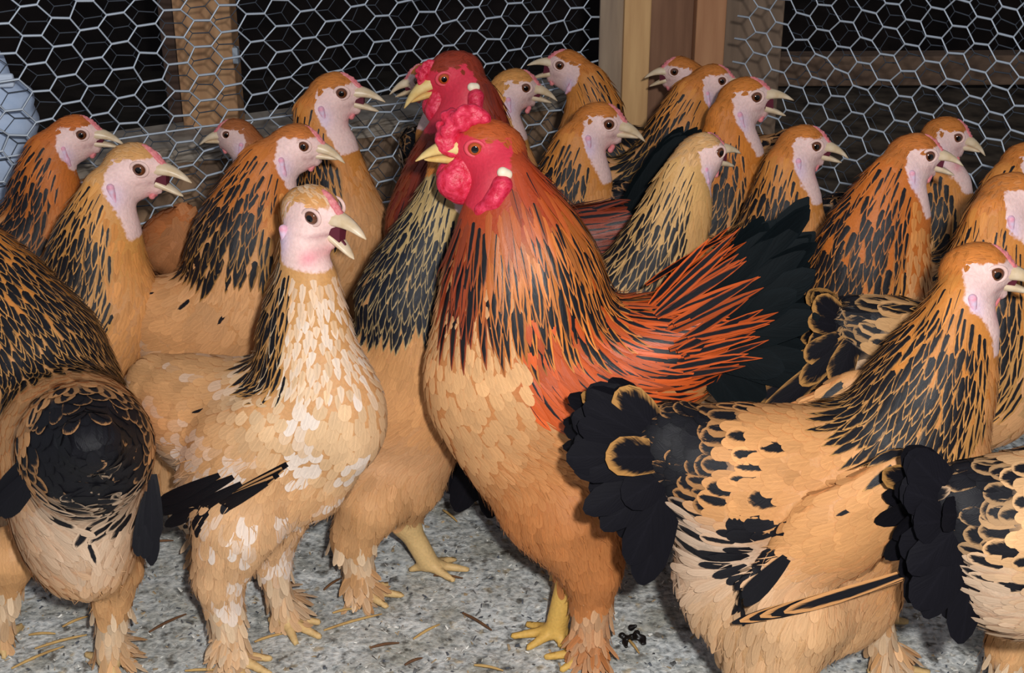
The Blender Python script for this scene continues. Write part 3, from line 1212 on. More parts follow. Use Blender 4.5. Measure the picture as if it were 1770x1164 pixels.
            for (mx, my, mr, ml) in marks:
                for sd in (1, -1):
                    mp_, mm_ = at_plane(mx, my, A + l * near * ml, l)
                    rel_ = P - mp_
                    la_ = (P - A) @ l
                    rel_ = rel_ - (rel_ @ l)[:, None] * l
                    dk = (np.linalg.norm(rel_, axis=1) < mr * mm_ * rng.uniform(.75, 1.15, n)) & (la_ * near * sd > 0.03)
                    ca_[dk] = C['black'] * 1.2
                    cb_[dk] = C['black']
            soft = flm
            L = (0.032 + 0.006 * soft) * rng.uniform(.85, 1.2, n) * fine * np.where(cov, 1.25, 1)
            Wd = 0.0068 * rng.uniform(.8, 1.2, n) * fine * (1 - 0.35 * soft) * np.where(cov, 1.5, 1)
            neckf = 1 - sstep(s1, 1.0, self.nn)
            L *= 1 - 0.45 * neckf
            Wd *= 1 - 0.55 * neckf
            X = build_feathers(P, N, D + rng.normal(0, 1, (n, 3)) * (.10 + .12 * soft)[:, None], L, Wd, 'round', V5 if fine > 1.01 else V7,
                               0.0030 + 0.006 * soft * rng.random(n), f, flow, -0.0010, 0, 0.06)
            emit('body_feather', X, V5 if fine > 1.01 else V7, ca_, cb_, p, 0.58, 0.22)
            # fine down fringe over the fluff
            if fine < 1.01:
                m_ = body & (vd > 0.1) & (s_ > self.nn + 0.5) & (dT > tailzone * 1.7)
                g2 = draw(m_, 0.0062)
                if g2:
                    P2, N2 = g2
                    k2 = len(P2)
                    D2 = unit(flow(P2) + rng.normal(0, .22, (k2, 3)) + N2 * 0.1)
                    f2 = field(P2)
                    c2 = bodycol(P2, f2[0], f2[2], f2[3]) * jit(k2, .06)
                    X = build_feathers(P2, N2, D2, 0.021 * rng.uniform(.6, 1.2, k2), 0.0006 * np.ones(k2), 'lance', V4, 0.002 + 0.005 * rng.random(k2), f, None, 0)
                    emit('down_feather', X, V4, c2, c2 * .9, 0.3, 0.75, 0.1)
        # shank and foot feathering
        g = draw(shank & ~isbare & (ctr[:, 2] > 0.016), 0.0095 * fine) if shankf else None
        if g:
            P, N = g
            n = len(P)
            low = 1 - sstep(P[:, 2], 0.03, 0.10)
            D = unit(np.array([0, 0, -1.0]) + N * (0.22 + .35 * low)[:, None] + rng.normal(0, .14, (n, 3)))
            ca_ = lerp(np.tile(C['shank'], (n, 1)), np.tile(C['thigh'], (n, 1)), low * 0.8) * jit(n, .1)
            L = np.minimum(0.030 * rng.uniform(.7, 1.2, n), np.maximum(P[:, 2] - 0.001, 0.010))
            X = build_feathers(P, N, D, L, 0.0046 * fine * rng.uniform(.7, 1.2, n), 'round', V5, 0.0, None, None, 0.001, -0.35)
            X[..., 2] = np.maximum(X[..., 2], 0.001)
            emit('shank_feather', X, V5, ca_, ca_ * .9, 0.4, 0.6, 0.2)
            for li, ((aa, _), (bb, rb), (cc_, rc)) in enumerate(LG):
                if li in bare:
                    continue
                ou = unit(cc_ - base_loc)
                ou = l * np.sign(np.dot(ou, l))
                k = 64
                ang = rng.uniform(-1.5, 0.9, k)
                dv = np.stack([h * math.cos(x) * (1 if x > -5 else 1) for x in ang]) * 0
                dv = np.cos(ang)[:, None] * ou + np.sin(-ang)[:, None] * h * 0.8
                P = np.tile(cc_, (k, 1)) + dv * 0.008 + ZUP * rng.uniform(-.008, .040, k)[:, None]
                D = unit(dv + ZUP * rng.uniform(-.95, -.15, k)[:, None])
                N = unit(ZUP - (D @ ZUP)[:, None] * D)
                L = rng.uniform(.022, .046, k)
                ca_ = lerp(np.tile(C['shank'], (k, 1)), np.tile(C['thigh'], (k, 1)), rng.random(k)) * jit(k, .1)
                X = build_feathers(P, N, D, L, 0.0042 * rng.uniform(.6, 1.3, k), 'round', V5, 0, None, None, 0, 0.25)
                X[..., 2] = np.maximum(X[..., 2], 0.0015)
                emit('foot_feather', X, V5, ca_, ca_ * .85, 0.4, 0.6, 0.2)
        # tail fan
        if tail:
            tips, roots, nrm, ctips = [], [], [], []
            Rt = None
            if tail_root:
                Rt = pt(tail_root + (1,) if len(tail_root) == 2 else tail_root)[0]
            else:
                Rt = self.tb
            for i, q in enumerate(tail):
                T0, m = pt((q[0], q[1], 1) if len(q) < 4 else q)
                lat = (q[2] if len(q) > 2 and len(q) < 4 else tail_lat)
                for sd in (1, -1):
                    for lay in (0, 1):
                        t_ = T0 + l * sd * lat * (1.0 - 0.55 * lay) + rng.normal(0, .004, 3)
                        r_ = Rt + (T0 - Rt) * 0.10 * lay + l * sd * (0.008 + lat * .25) + rng.normal(0, .003, 3)
                        tips.append(t_)
                        roots.append(r_)
                        nrm.append(l * sd * 0.9 + ZUP * 0.35)
            tips, roots, nrm = np.array(tips), np.array(roots), np.array(nrm)
            D = tips - roots
            L = np.linalg.norm(D, axis=1)
            D = unit(D)
            nrm = unit(nrm - (nrm * D).sum(1, keepdims=True) * D)
            n = len(L)
            ck = lin((15, 21, 24)) if kind == 'cock' else C['black']
            ca_ = np.tile(ck, (n, 1))
            cb_ = ca_ * 0.8
            if kind == 'hen':
                lace = rng.random(n) < tail_lace
                ca_[lace] = C['hk_edge'] * 0.7
                cb_[:] = C['black']
            X = build_feathers(roots, nrm, D, L, tail_w * rng.uniform(.85, 1.15, n), 'sickle' if kind == 'cock' else 'round', V7, 0, None, None, 0, 0.22, 0.2)
            emit('tail_feather', X, V7, ca_, cb_, 0.93, 0.6, 0.05, n if res < 0.0065 else 0, L)
        # flight feathers: (lat, [(rootpx, tippx, colour)])
        if flight:
            lat = flight[0]
            for sd in (near, -near):
                rt, tp, bl = [], [], []
                for i, (r0, t0, kf) in enumerate(flight[1:]):
                    P0, _ = at_plane(r0[0], r0[1], A + l * near * lat, l)
                    P1, _ = at_plane(t0[0], t0[1], A + l * near * lat, l)
                    lift_ = 0.004 * (i + 1)
                    rt.append(P0 + l * (sd - near) * lat + l * sd * lift_)
                    tp.append(P1 + l * (sd - near) * lat + l * sd * lift_)
                    bl.append(kf)
                rt, tp, bl = np.array(rt), np.array(tp), np.array(bl)
                D = tp - rt
                L = np.linalg.norm(D, axis=1)
                D = unit(D)
                N = np.tile(l * sd, (len(L), 1))
                N = unit(N - (N * D).sum(1, keepdims=True) * D)
                n = len(L)
                ca_ = np.where(bl[:, None] > 0.5, C['black'], C['body'] * 0.95)
                cb_ = np.tile(C['black'], (n, 1))
                X = build_feathers(rt, N, D, L, 0.0085 * np.ones(n), 'round', V7, 0, None, None, 0, 0.15, 0.1)
                emit('flight_feather', X, V7, ca_, cb_, np.where(bl > .5, 0.9, 0.6), 0.5, 0.15, n, L)
        if plumes:
            rt, tp, nm_ = [], [], []
            for (r0, t0, la) in plumes:
                for sd in (near, -near):
                    P0 = at_plane(r0[0], r0[1], A + l * near * la, l)[0] + l * (sd - near) * la
                    P1 = at_plane(t0[0], t0[1], A + l * near * la, l)[0] + l * (sd - near) * la
                    for k_ in range(3):
                        rt.append(P0 + rng.normal(0, .007, 3))
                        tp.append(P1 + rng.normal(0, .010, 3))
                        nm_.append(l * sd + ZUP * 0.5)
            rt, tp, N = np.array(rt), np.array(tp), np.array(nm_)
            D = tp - rt
            L = np.linalg.norm(D, axis=1)
            D = unit(D)
            N = unit(N - (N * D).sum(1, keepdims=True) * D)
            n = len(L)
            X = build_feathers(rt, N, D, L, 0.0052 * rng.uniform(.8, 1.2, n), 'lance', V7, 0, None, None, 0, 0.25, 0.1)
            emit('saddle_plume', X, V7, np.tile(C['saddle'] * 0.8, (n, 1)) * jit(n, .18), np.tile(C['black'], (n, 1)), np.clip(rng.normal(.55, .15, n), 0.1, .8), 0.55, 0.08, n, L)
        if xf:
            for (x0, y0, Y0, x1, y1, Y1, wd, bk) in xf:
                P0, P1 = at_y(x0, y0, Y0)[0][None], at_y(x1, y1, Y1)[0][None]
                D = unit(P1 - P0)
                L = np.linalg.norm(P1 - P0, axis=1)
                N = unit(CAMP - P0)
                N = unit(N - (N * D).sum(1, keepdims=True) * D)
                X = build_feathers(P0, N, D, L, np.array([wd]), 'round', V7, 0, None, None, 0, 0.2, 0.15)
                cc_ = (C['black'] if bk else C['body'])[None]
                emit('flight_feather', X, V7, cc_, C['black'][None], 0.9 if bk else 0.7, 0.5, 0.15, 1, L)
        # ---- head accessories
        kit = HEADKIT[kind]
        M0 = Matrix([[*(B[0] * hs), Ho[0]], [*(B[1] * hs), Ho[1]], [*(B[2] * hs), Ho[2]], [0, 0, 0, 1]])
        hinge = Vector((0.006, 0, -0.010))
        Mu = M0 @ Matrix.Translation(hinge) @ Matrix.Rotation(-om * 0.30, 4, 'Y') @ Matrix.Translation(-hinge)
        Ml = M0 @ Matrix.Translation(hinge) @ Matrix.Rotation(om * 0.70 - 0.05, 4, 'Y') @ Matrix.Translation(-hinge)
        ub = link('upper_beak', kit['upper_beak'], E, Mu)
        for sd in (1, -1):
            o = link('nostril', kit['nostril'], ub)
            o.matrix_basis = Matrix.Translation((0.0225, sd * 0.0066, 0.0016)) @ Matrix.Rotation(0.25, 4, 'Y')
        link('lower_beak', kit['lower_beak'], E, Ml)
        if mouth > 6:
            Mt = M0 @ Matrix.Translation(hinge) @ Matrix.Rotation(om * 0.5, 4, 'Y') @ Matrix.Translation(-hinge)
            link('tongue', kit['tongue'], E, Mt)
            Vw = []
            for (x, y, z), up in (((0.0065, 0.0098, -0.0085), 0), ((0.026, 0.0050, -0.0030), 1), ((0.024, 0.0042, -0.0062), -1)):
                for sd in (1, -1):
                    q_ = Vector((x, y * sd, z)) - hinge
                    if up:
                        q_ = Matrix.Rotation(-om * 0.30 if up > 0 else om * 0.70 - 0.05, 4, 'Y') @ q_
                    Vw.append(tuple(q_ + hinge))
            mw = bpy.data.meshes.new('mouth_lining')
            mw.from_pydata(Vw, [], [(0, 4, 2), (1, 3, 5), (0, 2, 3, 1), (0, 1, 5, 4), (2, 4, 5, 3)])
            mw.materials.append(MAT_MOUTH)
            link('mouth_lining', mw, E, M0)
        link('comb', kit['comb'], E, M0 @ Matrix.Translation((0.018 * (1 - comb_s), 0, 0.004 * (1 - comb_s))) @ Matrix.Scale(comb_s, 4))
        def surf_y(x, z, sd):
            ys = np.linspace(0.045, 0.004, 83)
            pts = Ho + (np.stack([np.full(83, x), ys * sd, np.full(83, z)], 1) * hs) @ B.T
            ins = np.nonzero(f(pts) < 0)[0]
            return ys[ins[0]] if len(ins) else 0.015
        er = 0.0071 if kind == 'hen' else 0.0064
        for sd in (1, -1):
            mir = Matrix.Diagonal((1, sd, 1, 1))
            if kind == 'hen':
                dw, de, dl = surf_y(0.011, -0.0215, sd) - 0.0078, surf_y(-0.015, -0.016, sd) - 0.0192, 0
            else:
                dw, de, dl = 0.0, surf_y(-0.0185, -0.006, sd) - 0.0185, surf_y(-0.012, -0.026, sd) - 0.0205
            dw = max(min(dw, 0.012), -0.004)
            link('wattle', kit['wattle'], E, M0 @ mir @ Matrix.Translation((0, dw, 0)))
            link('earlobe', kit['earlobe'], E, M0 @ mir @ Matrix.Translation((0, de, 0)))
            if 'face_lappet' in kit:
                link('face_lappet', kit['face_lappet'], E, M0 @ mir @ Matrix.Translation((0, dl, 0)))
            Me = M0 @ Matrix.Translation((0.004, sd * 0.0150, 0.006)) @ Matrix.Rotation(-sd * math.pi / 2, 4, 'X') @ Matrix.Rotation(0.12, 4, 'Y')
            link('eye', kit['eye'], E, Me @ Matrix.Scale(er, 4))
            link('eyelid', kit['eyelid'], E, Me @ Matrix.Translation((0, 0, 0.0024)) @ Matrix.Scale(er * 1.0, 4))
        BIRDS.append(self)


# ================================================================== setting
def noise_floor_mat():
    m, nt, b = new_mat('litter_floor')
    tc = node(nt, 'ShaderNodeTexCoord')
    n1 = node(nt, 'ShaderNodeTexNoise')
    n1.inputs['Scale'].default_value = 120
    n1.inputs['Detail'].default_value = 6
    n2 = node(nt, 'ShaderNodeTexNoise')
    n2.inputs['Scale'].default_value = 14
    n2.inputs['Detail'].default_value = 5
    vo = node(nt, 'ShaderNodeTexVoronoi')
    vo.inputs['Scale'].default_value = 210
    for n in (n1, n2, vo):
        nt.links.new(tc.outputs['Object'], n.inputs['Vector'])
    c1 = ramp(nt, n1.outputs[0], [(0.26, lin((140, 143, 143))), (0.48, lin((212, 214, 212))), (0.72, lin((250, 248, 242)))])
    c2 = ramp(nt, n2.outputs[0], [(0.35, lin((200, 198, 190))), (0.62, lin((246, 248, 250)))])
    c = mix_n(nt, 1.0, c1, c2, 'MULTIPLY')
    sp = ramp(nt, vo.outputs['Color'], [(0.0, (0.5, 0.45, 0.40)), (0.25, (1, 1, 1)), (1.0, (1.2, 1.2, 1.18))])
    c = mix_n(nt, 0.8, c, sp, 'MULTIPLY')
    n3 = node(nt, 'ShaderNodeTexNoise')
    n3.inputs['Scale'].default_value = 46
    n3.inputs['Detail'].default_value = 4
    nt.links.new(tc.outputs['Object'], n3.inputs['Vector'])
    st = ramp(nt, n3.outputs[0], [(0.32, lin((120, 112, 104))), (0.42, (1, 1, 1)), (0.62, (1, 1, 1)), (0.70, lin((226, 206, 176)))])
    c = mix_n(nt, 0.85, c, st, 'MULTIPLY')
    nt.links.new(c, b.inputs['Base Color'])
    b.inputs['Roughness'].default_value = 0.85
    b.inputs['Specular IOR Level'].default_value = 0.2
    bp = node(nt, 'ShaderNodeBump')
    bp.inputs['Strength'].default_value = 0.8
    bp.inputs['Distance'].default_value = 0.004
    nt.links.new(n1.outputs[0], bp.inputs['Height'])
    nt.links.new(bp.outputs[0], b.inputs['Normal'])
    return m


def wood_mat(name, c1, c2, scale=9.0, axis='Z'):
    m, nt, b = new_mat(name)
    tc = node(nt, 'ShaderNodeTexCoord')
    mp = node(nt, 'ShaderNodeMapping')
    mp.inputs['Scale'].default_value = (scale * 6, scale * 6, scale * 0.5) if axis == 'Z' else (scale * 0.5, scale * 6, scale * 6)
    nt.links.new(tc.outputs['Object'], mp.inputs[0])
    nz = node(nt, 'ShaderNodeTexNoise')
    nz.inputs['Scale'].default_value = 1.0
    nz.inputs['Detail'].default_value = 6
    nt.links.new(mp.outputs[0], nz.inputs['Vector'])
    nt.links.new(ramp(nt, nz.outputs[0], [(0.3, lin(c1)), (0.7, lin(c2))]), b.inputs['Base Color'])
    b.inputs['Roughness'].default_value = 0.8
    bp = node(nt, 'ShaderNodeBump')
    bp.inputs['Strength'].default_value = 0.3
    bp.inputs['Distance'].default_value = 0.003
    nt.links.new(nz.outputs[0], bp.inputs['Height'])
    nt.links.new(bp.outputs[0], b.inputs['Normal'])
    return m


# floor: uneven ground
nx_, ny_ = 190, 210
gx = np.linspace(-2.2, 2.2, nx_)
gy = np.linspace(0.5, 2.84, ny_)
GX, GY = np.meshgrid(gx, gy, indexing='ij')
GZ = 0.003 * np.sin(GX * 17 + 1.3 * np.sin(GY * 11)) * np.sin(GY * 14) - 0.003 + rng.normal(0, .0012, GX.shape)
GZ = np.minimum(GZ, 0.0)
Vf = np.stack([GX, GY, GZ], -1).reshape(-1, 3)
i0 = (np.arange(nx_ - 1)[:, None] * ny_ + np.arange(ny_ - 1)[None]).ravel()
Ff = np.stack([i0, i0 + ny_, i0 + ny_ + 1, i0 + 1], 1)
o = link('floor', mesh_from('floor', Vf, Ff, noise_floor_mat()))
tag(o, 'grey sandy floor of the pen strewn with litter', 'floor', kind='structure')

# earth outside the netting, coloured dark to stand for the unlit void
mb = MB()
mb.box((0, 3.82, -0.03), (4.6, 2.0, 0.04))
o = link('floor', mb.mesh('floor', plain('earth_painted_dark', (62, 54, 48), 0.95, 0.1, 0, (38, 33, 30), 0.6, 9)))
tag(o, 'earth floor beyond the wire netting, the darkness of the unlit space put into its colour', 'floor', kind='structure')
mb = MB()
mb.box((1.45, 3.55, -0.022), (1.7, 1.5, 0.04))
o = link('floor', mb.mesh('floor', plain('earth_painted_dim', (122, 106, 90), 0.95, 0.1, 0, (64, 56, 50), 0.8, 12)))  # lighter earth colour, so the gloom on this side is dim instead of black
tag(o, 'earth floor behind the right netting, painted lighter to read dim instead of black', 'floor', kind='structure')
# dark shed walls far behind the netting
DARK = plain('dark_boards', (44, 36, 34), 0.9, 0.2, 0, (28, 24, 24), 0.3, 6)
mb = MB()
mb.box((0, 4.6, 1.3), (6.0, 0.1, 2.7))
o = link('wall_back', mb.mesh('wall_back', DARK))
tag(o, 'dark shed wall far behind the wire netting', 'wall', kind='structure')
mb = MB()
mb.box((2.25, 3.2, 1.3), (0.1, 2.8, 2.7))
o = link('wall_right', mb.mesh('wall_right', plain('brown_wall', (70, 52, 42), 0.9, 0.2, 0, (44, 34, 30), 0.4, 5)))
tag(o, 'dim brown shed wall behind the right netting', 'wall', kind='structure')

# fence lines (ground plan)
LF0, LFm = np.array([0.178, 2.72]), 0.54       # left netting: corner end and slope dY/dX
RF0, RFm = np.array([0.437, 2.72]), -1.15      # right netting
ldir = unit(np.array([1, LFm]))
rdir = unit(np.array([1, RFm]))


def netting(name, start, dirv, length, z0, z1, label, wire=0.0015, ph=0.0, seed=1, mat=None, jitter=0.0015, back=0.0):
    """hexagonal wire mesh: each wire a thin four-sided tube"""
    r_ = np.random.default_rng(seed)
    e, dx, pz = 0.0275, 0.0180, 0.0440
    per = 2 * (e + dx)
    nrm = np.array([-dirv[1], dirv[0]])
    segs = []
    nc = int(length / per) + 2
    nr = int((z1 - z0) / pz) + 2
    warp = lambda x, z: (0.010 * math.sin(x * 5 + z * 3 + seed) + 0.006 * math.sin(z * 9 + x * 2.3 + seed), 0.006 * math.sin(x * 6.3 + seed * 2), 0.006 * math.sin(z * 5 + x * 3 + seed))
    cache = {}

    def P(ix, iz, x, z):
        k = (ix, iz)
        if k not in cache:
            wv = warp(x, z)
            xx = x + wv[1] + r_.normal(0, jitter)
            zz = z + wv[2] + r_.normal(0, jitter)
            b = wv[0] + back
            cache[k] = np.array([start[0] + dirv[0] * xx + nrm[0] * b, start[1] + dirv[1] * xx + nrm[1] * b, zz])
        return cache[k]
    for i in range(nc):
        for j in range(nr):
            x, z = i * per + ph, z0 + j * pz
            a = P(4 * i, 2 * j, x, z)
            b = P(4 * i + 1, 2 * j, x + e, z)
            cU = P(4 * i + 2, 2 * j + 1, x + e + dx, z + pz / 2)
            cD = P(4 * i + 2, 2 * j - 1, x + e + dx, z - pz / 2)
            d = P(4 * i + 3, 2 * j + 1, x + 2 * e + dx, z + pz / 2)
            aU = P(4 * i + 4, 2 * j + 2, x + per, z + pz)
            aR = P(4 * i + 4, 2 * j, x + per, z)
            segs.append((a, b, 1.45))
            segs.append((b, cU, 1.0))
            segs.append((b, cD, 1.0))
            segs.append((cU, d, 1.45))
            segs.append((d, aR, 1.0))
            segs.append((d, aU, 1.0))
    V, F = [], []
    A_ = np.array([s_[0] for s_ in segs])
    B_ = np.array([s_[1] for s_ in segs])
    wr = np.array([s_[2] for s_ in segs]) * wire
    t = unit(B_ - A_)
    nn = np.array([nrm[0], nrm[1], 0])
    u = unit(np.cross(t, nn))
    v = np.cross(t, u)
    ring = [(1, 0), (0, 1), (-1, 0), (0, -1)]
    n = len(segs)
    VV = np.zeros((n, 2, 4, 3))
    for k, (a, b) in enumerate(ring):
        off = (u * a + v * b) * wr[:, None]
        VV[:, 0, k] = A_ - t * wr[:, None] * .5 + off
        VV[:, 1, k] = B_ + t * wr[:, None] * .5 + off
    idx = np.arange(n)[:, None] * 8
    FF = np.concatenate([np.stack([idx[:, 0] + k, idx[:, 0] + (k + 1) % 4, idx[:, 0] + 4 + (k + 1) % 4, idx[:, 0] + 4 + k], 1) for k in range(4)])
    o = link(name, mesh_from(name, VV.reshape(-1, 3), FF, mat))
    return tag(o, label, 'wire netting', kind='thing')


WIRE = plain('galvanised_wire', (200, 210, 222), 0.45, 0.5)
WIRE.node_tree.nodes['Principled BSDF'].inputs['Metallic'].default_value = 0.25
WIRE2 = plain('darker_wire', (70, 76, 86), 0.6, 0.4)  # darker and duller wire colour, keeps the second layer faint
netting('wire_netting', LF0, -ldir, 1.45, 0.02, 1.25, 'hexagonal wire netting on the left, stretched up to the corner post', mat=WIRE, seed=1)
netting('wire_netting', LF0 + np.array([0, 0.10]), -ldir, 1.55, 0.02, 1.30, 'second layer of wire netting just behind the left netting', 0.0008, 0.03, 2, WIRE2)
netting('wire_netting', RF0, rdir, 1.15, 0.02, 1.25, 'hexagonal wire netting on the right side of the corner post', 0.0015, 0.0, 3, WIRE)
netting('wire_netting', RF0 + np.array([0.09, 0.05]), rdir, 1.3, 0.02, 1.30, 'second layer of wire netting just behind the right netting', 0.0009, 0.02, 4, WIRE2)


def tube_obj(name, pts, r, mat, parent=None, sides=6):
    pts = np.array(pts, float)
    n = len(pts)
    t = np.gradient(pts, axis=0)
    t = unit(t)
    ref = np.array([0.3, 0.2, 0.93])
    u = unit(np.cross(t, ref))
    v = np.cross(t, u)
    r = np.broadcast_to(r, (n,))
    V = np.zeros((n, sides, 3))
    for k in range(sides):
        a = 2 * math.pi * k / sides
        V[:, k] = pts + (u * math.cos(a) + v * math.sin(a)) * r[:, None]
    F = []
    for i in range(n - 1):
        for k in range(sides):
            F.append((i * sides + k, i * sides + (k + 1) % sides, (i + 1) * sides + (k + 1) % sides, (i + 1) * sides + k))
    return link(name, mesh_from(name, V.reshape(-1, 3), F, mat), parent)


# tension wire on the left netting
tw = []
for i in range(30):
    x = 1.4 * i / 29
    q = LF0 - ldir * x + np.array([0.004, -0.008])
    tw.append((q[0], q[1], 0.432 - 0.004 * math.sin(x * 6)))
tag(tube_obj('tension_wire', tw, 0.0016, WIRE), 'straight tension wire running across the left netting', 'wire')

# corner post: several upright planks
WOODL = wood_mat('wood_light', (196, 150, 100), (222, 178, 122))
WOODB = wood_mat('wood_brown', (120, 84, 62), (148, 108, 82))
WOODG = wood_mat('wood_grey', (138, 118, 100), (168, 146, 122))
WOODO = wood_mat('wood_orange', (168, 116, 80), (190, 138, 98))
POST = empty('corner_post', (0.29, 2.76, 0), 'broad corner post made of upright planks between the two nettings', 'post')


def plank(x0, x1, y, dep, mat, z1=1.35, name='plank', parent=POST, rz=0.0):
    m_ = MB()
    m_.box((0, 0, z1 / 2), (x1 - x0, dep, z1))
    o_ = link(name, m_.mesh(name, mat), parent, Matrix.Translation(((x0 + x1) / 2, y, 0)) @ Matrix.Rotation(rz, 4, 'Z'))
    bevel(o_, 0.003)
    return o_


def px_x(px, Y, py=60):
    return at_y(px, py, Y)[0][0]


plank(px_x(1036, 2.70), px_x(1078, 2.70), 2.705, 0.02, WOODG)
plank(px_x(1076, 2.70), px_x(1122, 2.70), 2.695, 0.05, WOODL)
plank(px_x(1118, 2.76), px_x(1204, 2.76), 2.775, 0.03, WOODB)
plank(px_x(1200, 2.72), px_x(1251, 2.72), 2.725, 0.05, WOODO)

# posts behind the netting
PL = empty('wooden_post', (px_x(355, 2.82), 2.82, 0), 'upright wooden post with a darker plank behind the left netting', 'post')
plank(px_x(306, 2.80), px_x(404, 2.80), 2.815, 0.07, wood_mat('wood_tan', (176, 130, 92), (204, 158, 114)), 1.4, 'post_beam', PL)
plank(px_x(280, 2.86), px_x(312, 2.86), 2.87, 0.05, wood_mat('wood_dark', (66, 48, 40), (84, 62, 50)), 1.4, 'plank', PL)
m_ = MB()
m_.box((0, 0, 0), (0.011, 0.02, 0.032))
o = link('bracket', m_.mesh('bracket', plain('pale_metal', (180, 190, 200), 0.4)), PL, Matrix.Translation((px_x(407, 2.78, 95), 2.785, at_y(407, 95, 2.785)[0][2])))
bevel(o, 0.002)
PR = empty('upright_board', (px_x(1315, 3.2), 3.2, 0), 'pale upright board in the dimness behind the right netting', 'board')
plank(px_x(1250, 3.2), px_x(1350, 3.2), 3.2, 0.04, wood_mat('wood_pale_dim', (128, 106, 88), (154, 128, 106)), 1.5, 'plank', PR)
mb = MB()
mb.box((0, 0, 0), (1.5, 0.06, 0.07))
o = link('rail', mb.mesh('rail', wood_mat('rail_wood', (96, 74, 60), (124, 98, 78), axis='X')), None,
         Matrix.Translation((1.15, 3.26, at_y(1380, 122, 3.23)[0][2])) @ Matrix.Rotation(math.radians(1.5), 4, 'Z'))
bevel(o, 0.004)
tag(o, 'dim horizontal wooden rail behind the right netting', 'rail')

# low rough kerb wall behind the left netting
KM = plain('kerb_stone', (172, 138, 108), 0.9, 0.2, 0, (116, 96, 80), 0.9, 14)
KL = plain('kerb_ledge', (176, 164, 150), 0.85, 0.2, 0, (140, 126, 112), 0.6, 20)
ang = math.atan(LFm)
ck = LF0 + np.array([-0.52, 0.19])
K = empty('kerb_wall', (ck[0], ck[1], 0), 'low rough kerb wall with a pale ledge behind the left netting', 'wall')
for nm, z0_, z1_, dep, mt in (('wall_face', 0, 0.275, 0.14, KM), ('ledge', 0.27, 0.305, 0.17, KL)):
    V, F = [], []
    n1, n2 = 90, 10
    for i in range(n1):
        for j in range(n2):
            x = -0.9 + 1.5 * i / (n1 - 1)
            z = z0_ + (z1_ - z0_) * j / (n2 - 1)
            dd = -dep / 2 + 0.006 * math.sin(x * 31 + z * 40) * math.sin(z * 55 + x * 9) + random.uniform(-.003, .003)
            V.append((x, dd, z))
    nf = len(V)
    for i in range(n1):
        x = -0.9 + 1.5 * i / (n1 - 1)
        V.append((x, dep / 2, z1_))
        V.append((x, dep / 2, z0_))
    for i in range(n1 - 1):
        for j in range(n2 - 1):
            a = i * n2 + j
            F.append((a, a + n2, a + n2 + 1, a + 1))
        F.append((i * n2 + n2 - 1, (i + 1) * n2 + n2 - 1, nf + (i + 1) * 2, nf + i * 2))
        F.append((nf + i * 2, nf + (i + 1) * 2, nf + (i + 1) * 2 + 1, nf + i * 2 + 1))
    me = bpy.data.meshes.new(nm)
    me.from_pydata(V, [], F)
    me.materials.append(mt)
    link(nm, me, K, Matrix.Translation((ck[0], ck[1], 0)) @ Matrix.Rotation(ang, 4, 'Z'))

# pale blue cloth bulge at the left edge, behind the netting
BL = plain('pale_blue_cloth', (208, 224, 250), 0.8, 0.2, 0, (190, 210, 240), 0.3, 30)
Yb = 2.34
prof = [(60, -30), (96, -4), (130, 22), (150, 46), (170, 62), (200, 66), (240, 66), (290, 62), (340, 50), (400, 34), (520, 20)]
V, F = [], []
K_ = 26
rows = []
ys_ = np.linspace(40, 560, 44)
for y in ys_:
    xr = np.interp(y, [a for a, _ in prof], [b for _, b in prof])
    Pe, m = at_y(xr, y, Yb)
    rad_ = 0.155
    crease = 0.004 * math.sin(y * 0.11) + (0.010 if 128 < y < 150 else 0)
    for k in range(K_):
        a = 2 * math.pi * k / K_
        fold = 1 + 0.03 * math.sin(a * 5 + y * .02)
        V.append((Pe[0] - rad_ - (-rad_ * math.cos(a) * fold) - crease, Yb + rad_ * 0.62 * math.sin(a) * fold, Pe[2]))
for i in range(len(ys_) - 1):
    for k in range(K_):
        F.append((i * K_ + k, i * K_ + (k + 1) % K_, (i + 1) * K_ + (k + 1) % K_, (i + 1) * K_ + k))
F.append(tuple(range(K_)))
BLE = empty('cloth_bundle', (V[-1][0], Yb, 0), 'pale blue cloth bundle bulging at the left edge behind the netting', 'cloth')
me = bpy.data.meshes.new('cloth')
me.from_pydata(V, [], F)
me.materials.append(BL)
me.polygons.foreach_set('use_smooth', np.full(len(me.polygons), True))
link('cloth', me, BLE)
fx, _ = at_y(36, 116, Yb)
m_ = MB()
m_.box((0, 0, 0), (0.055, 0.012, 0.022))
o = link('flap', m_.mesh('flap', plain('cloth_flap', (214, 226, 244), 0.8, 0.2)), BLE, Matrix.Translation((fx[0] - 0.01, Yb - 0.093, fx[2])) @ Matrix.Rotation(math.radians(9), 4, 'Z'))
bevel(o, 0.004)

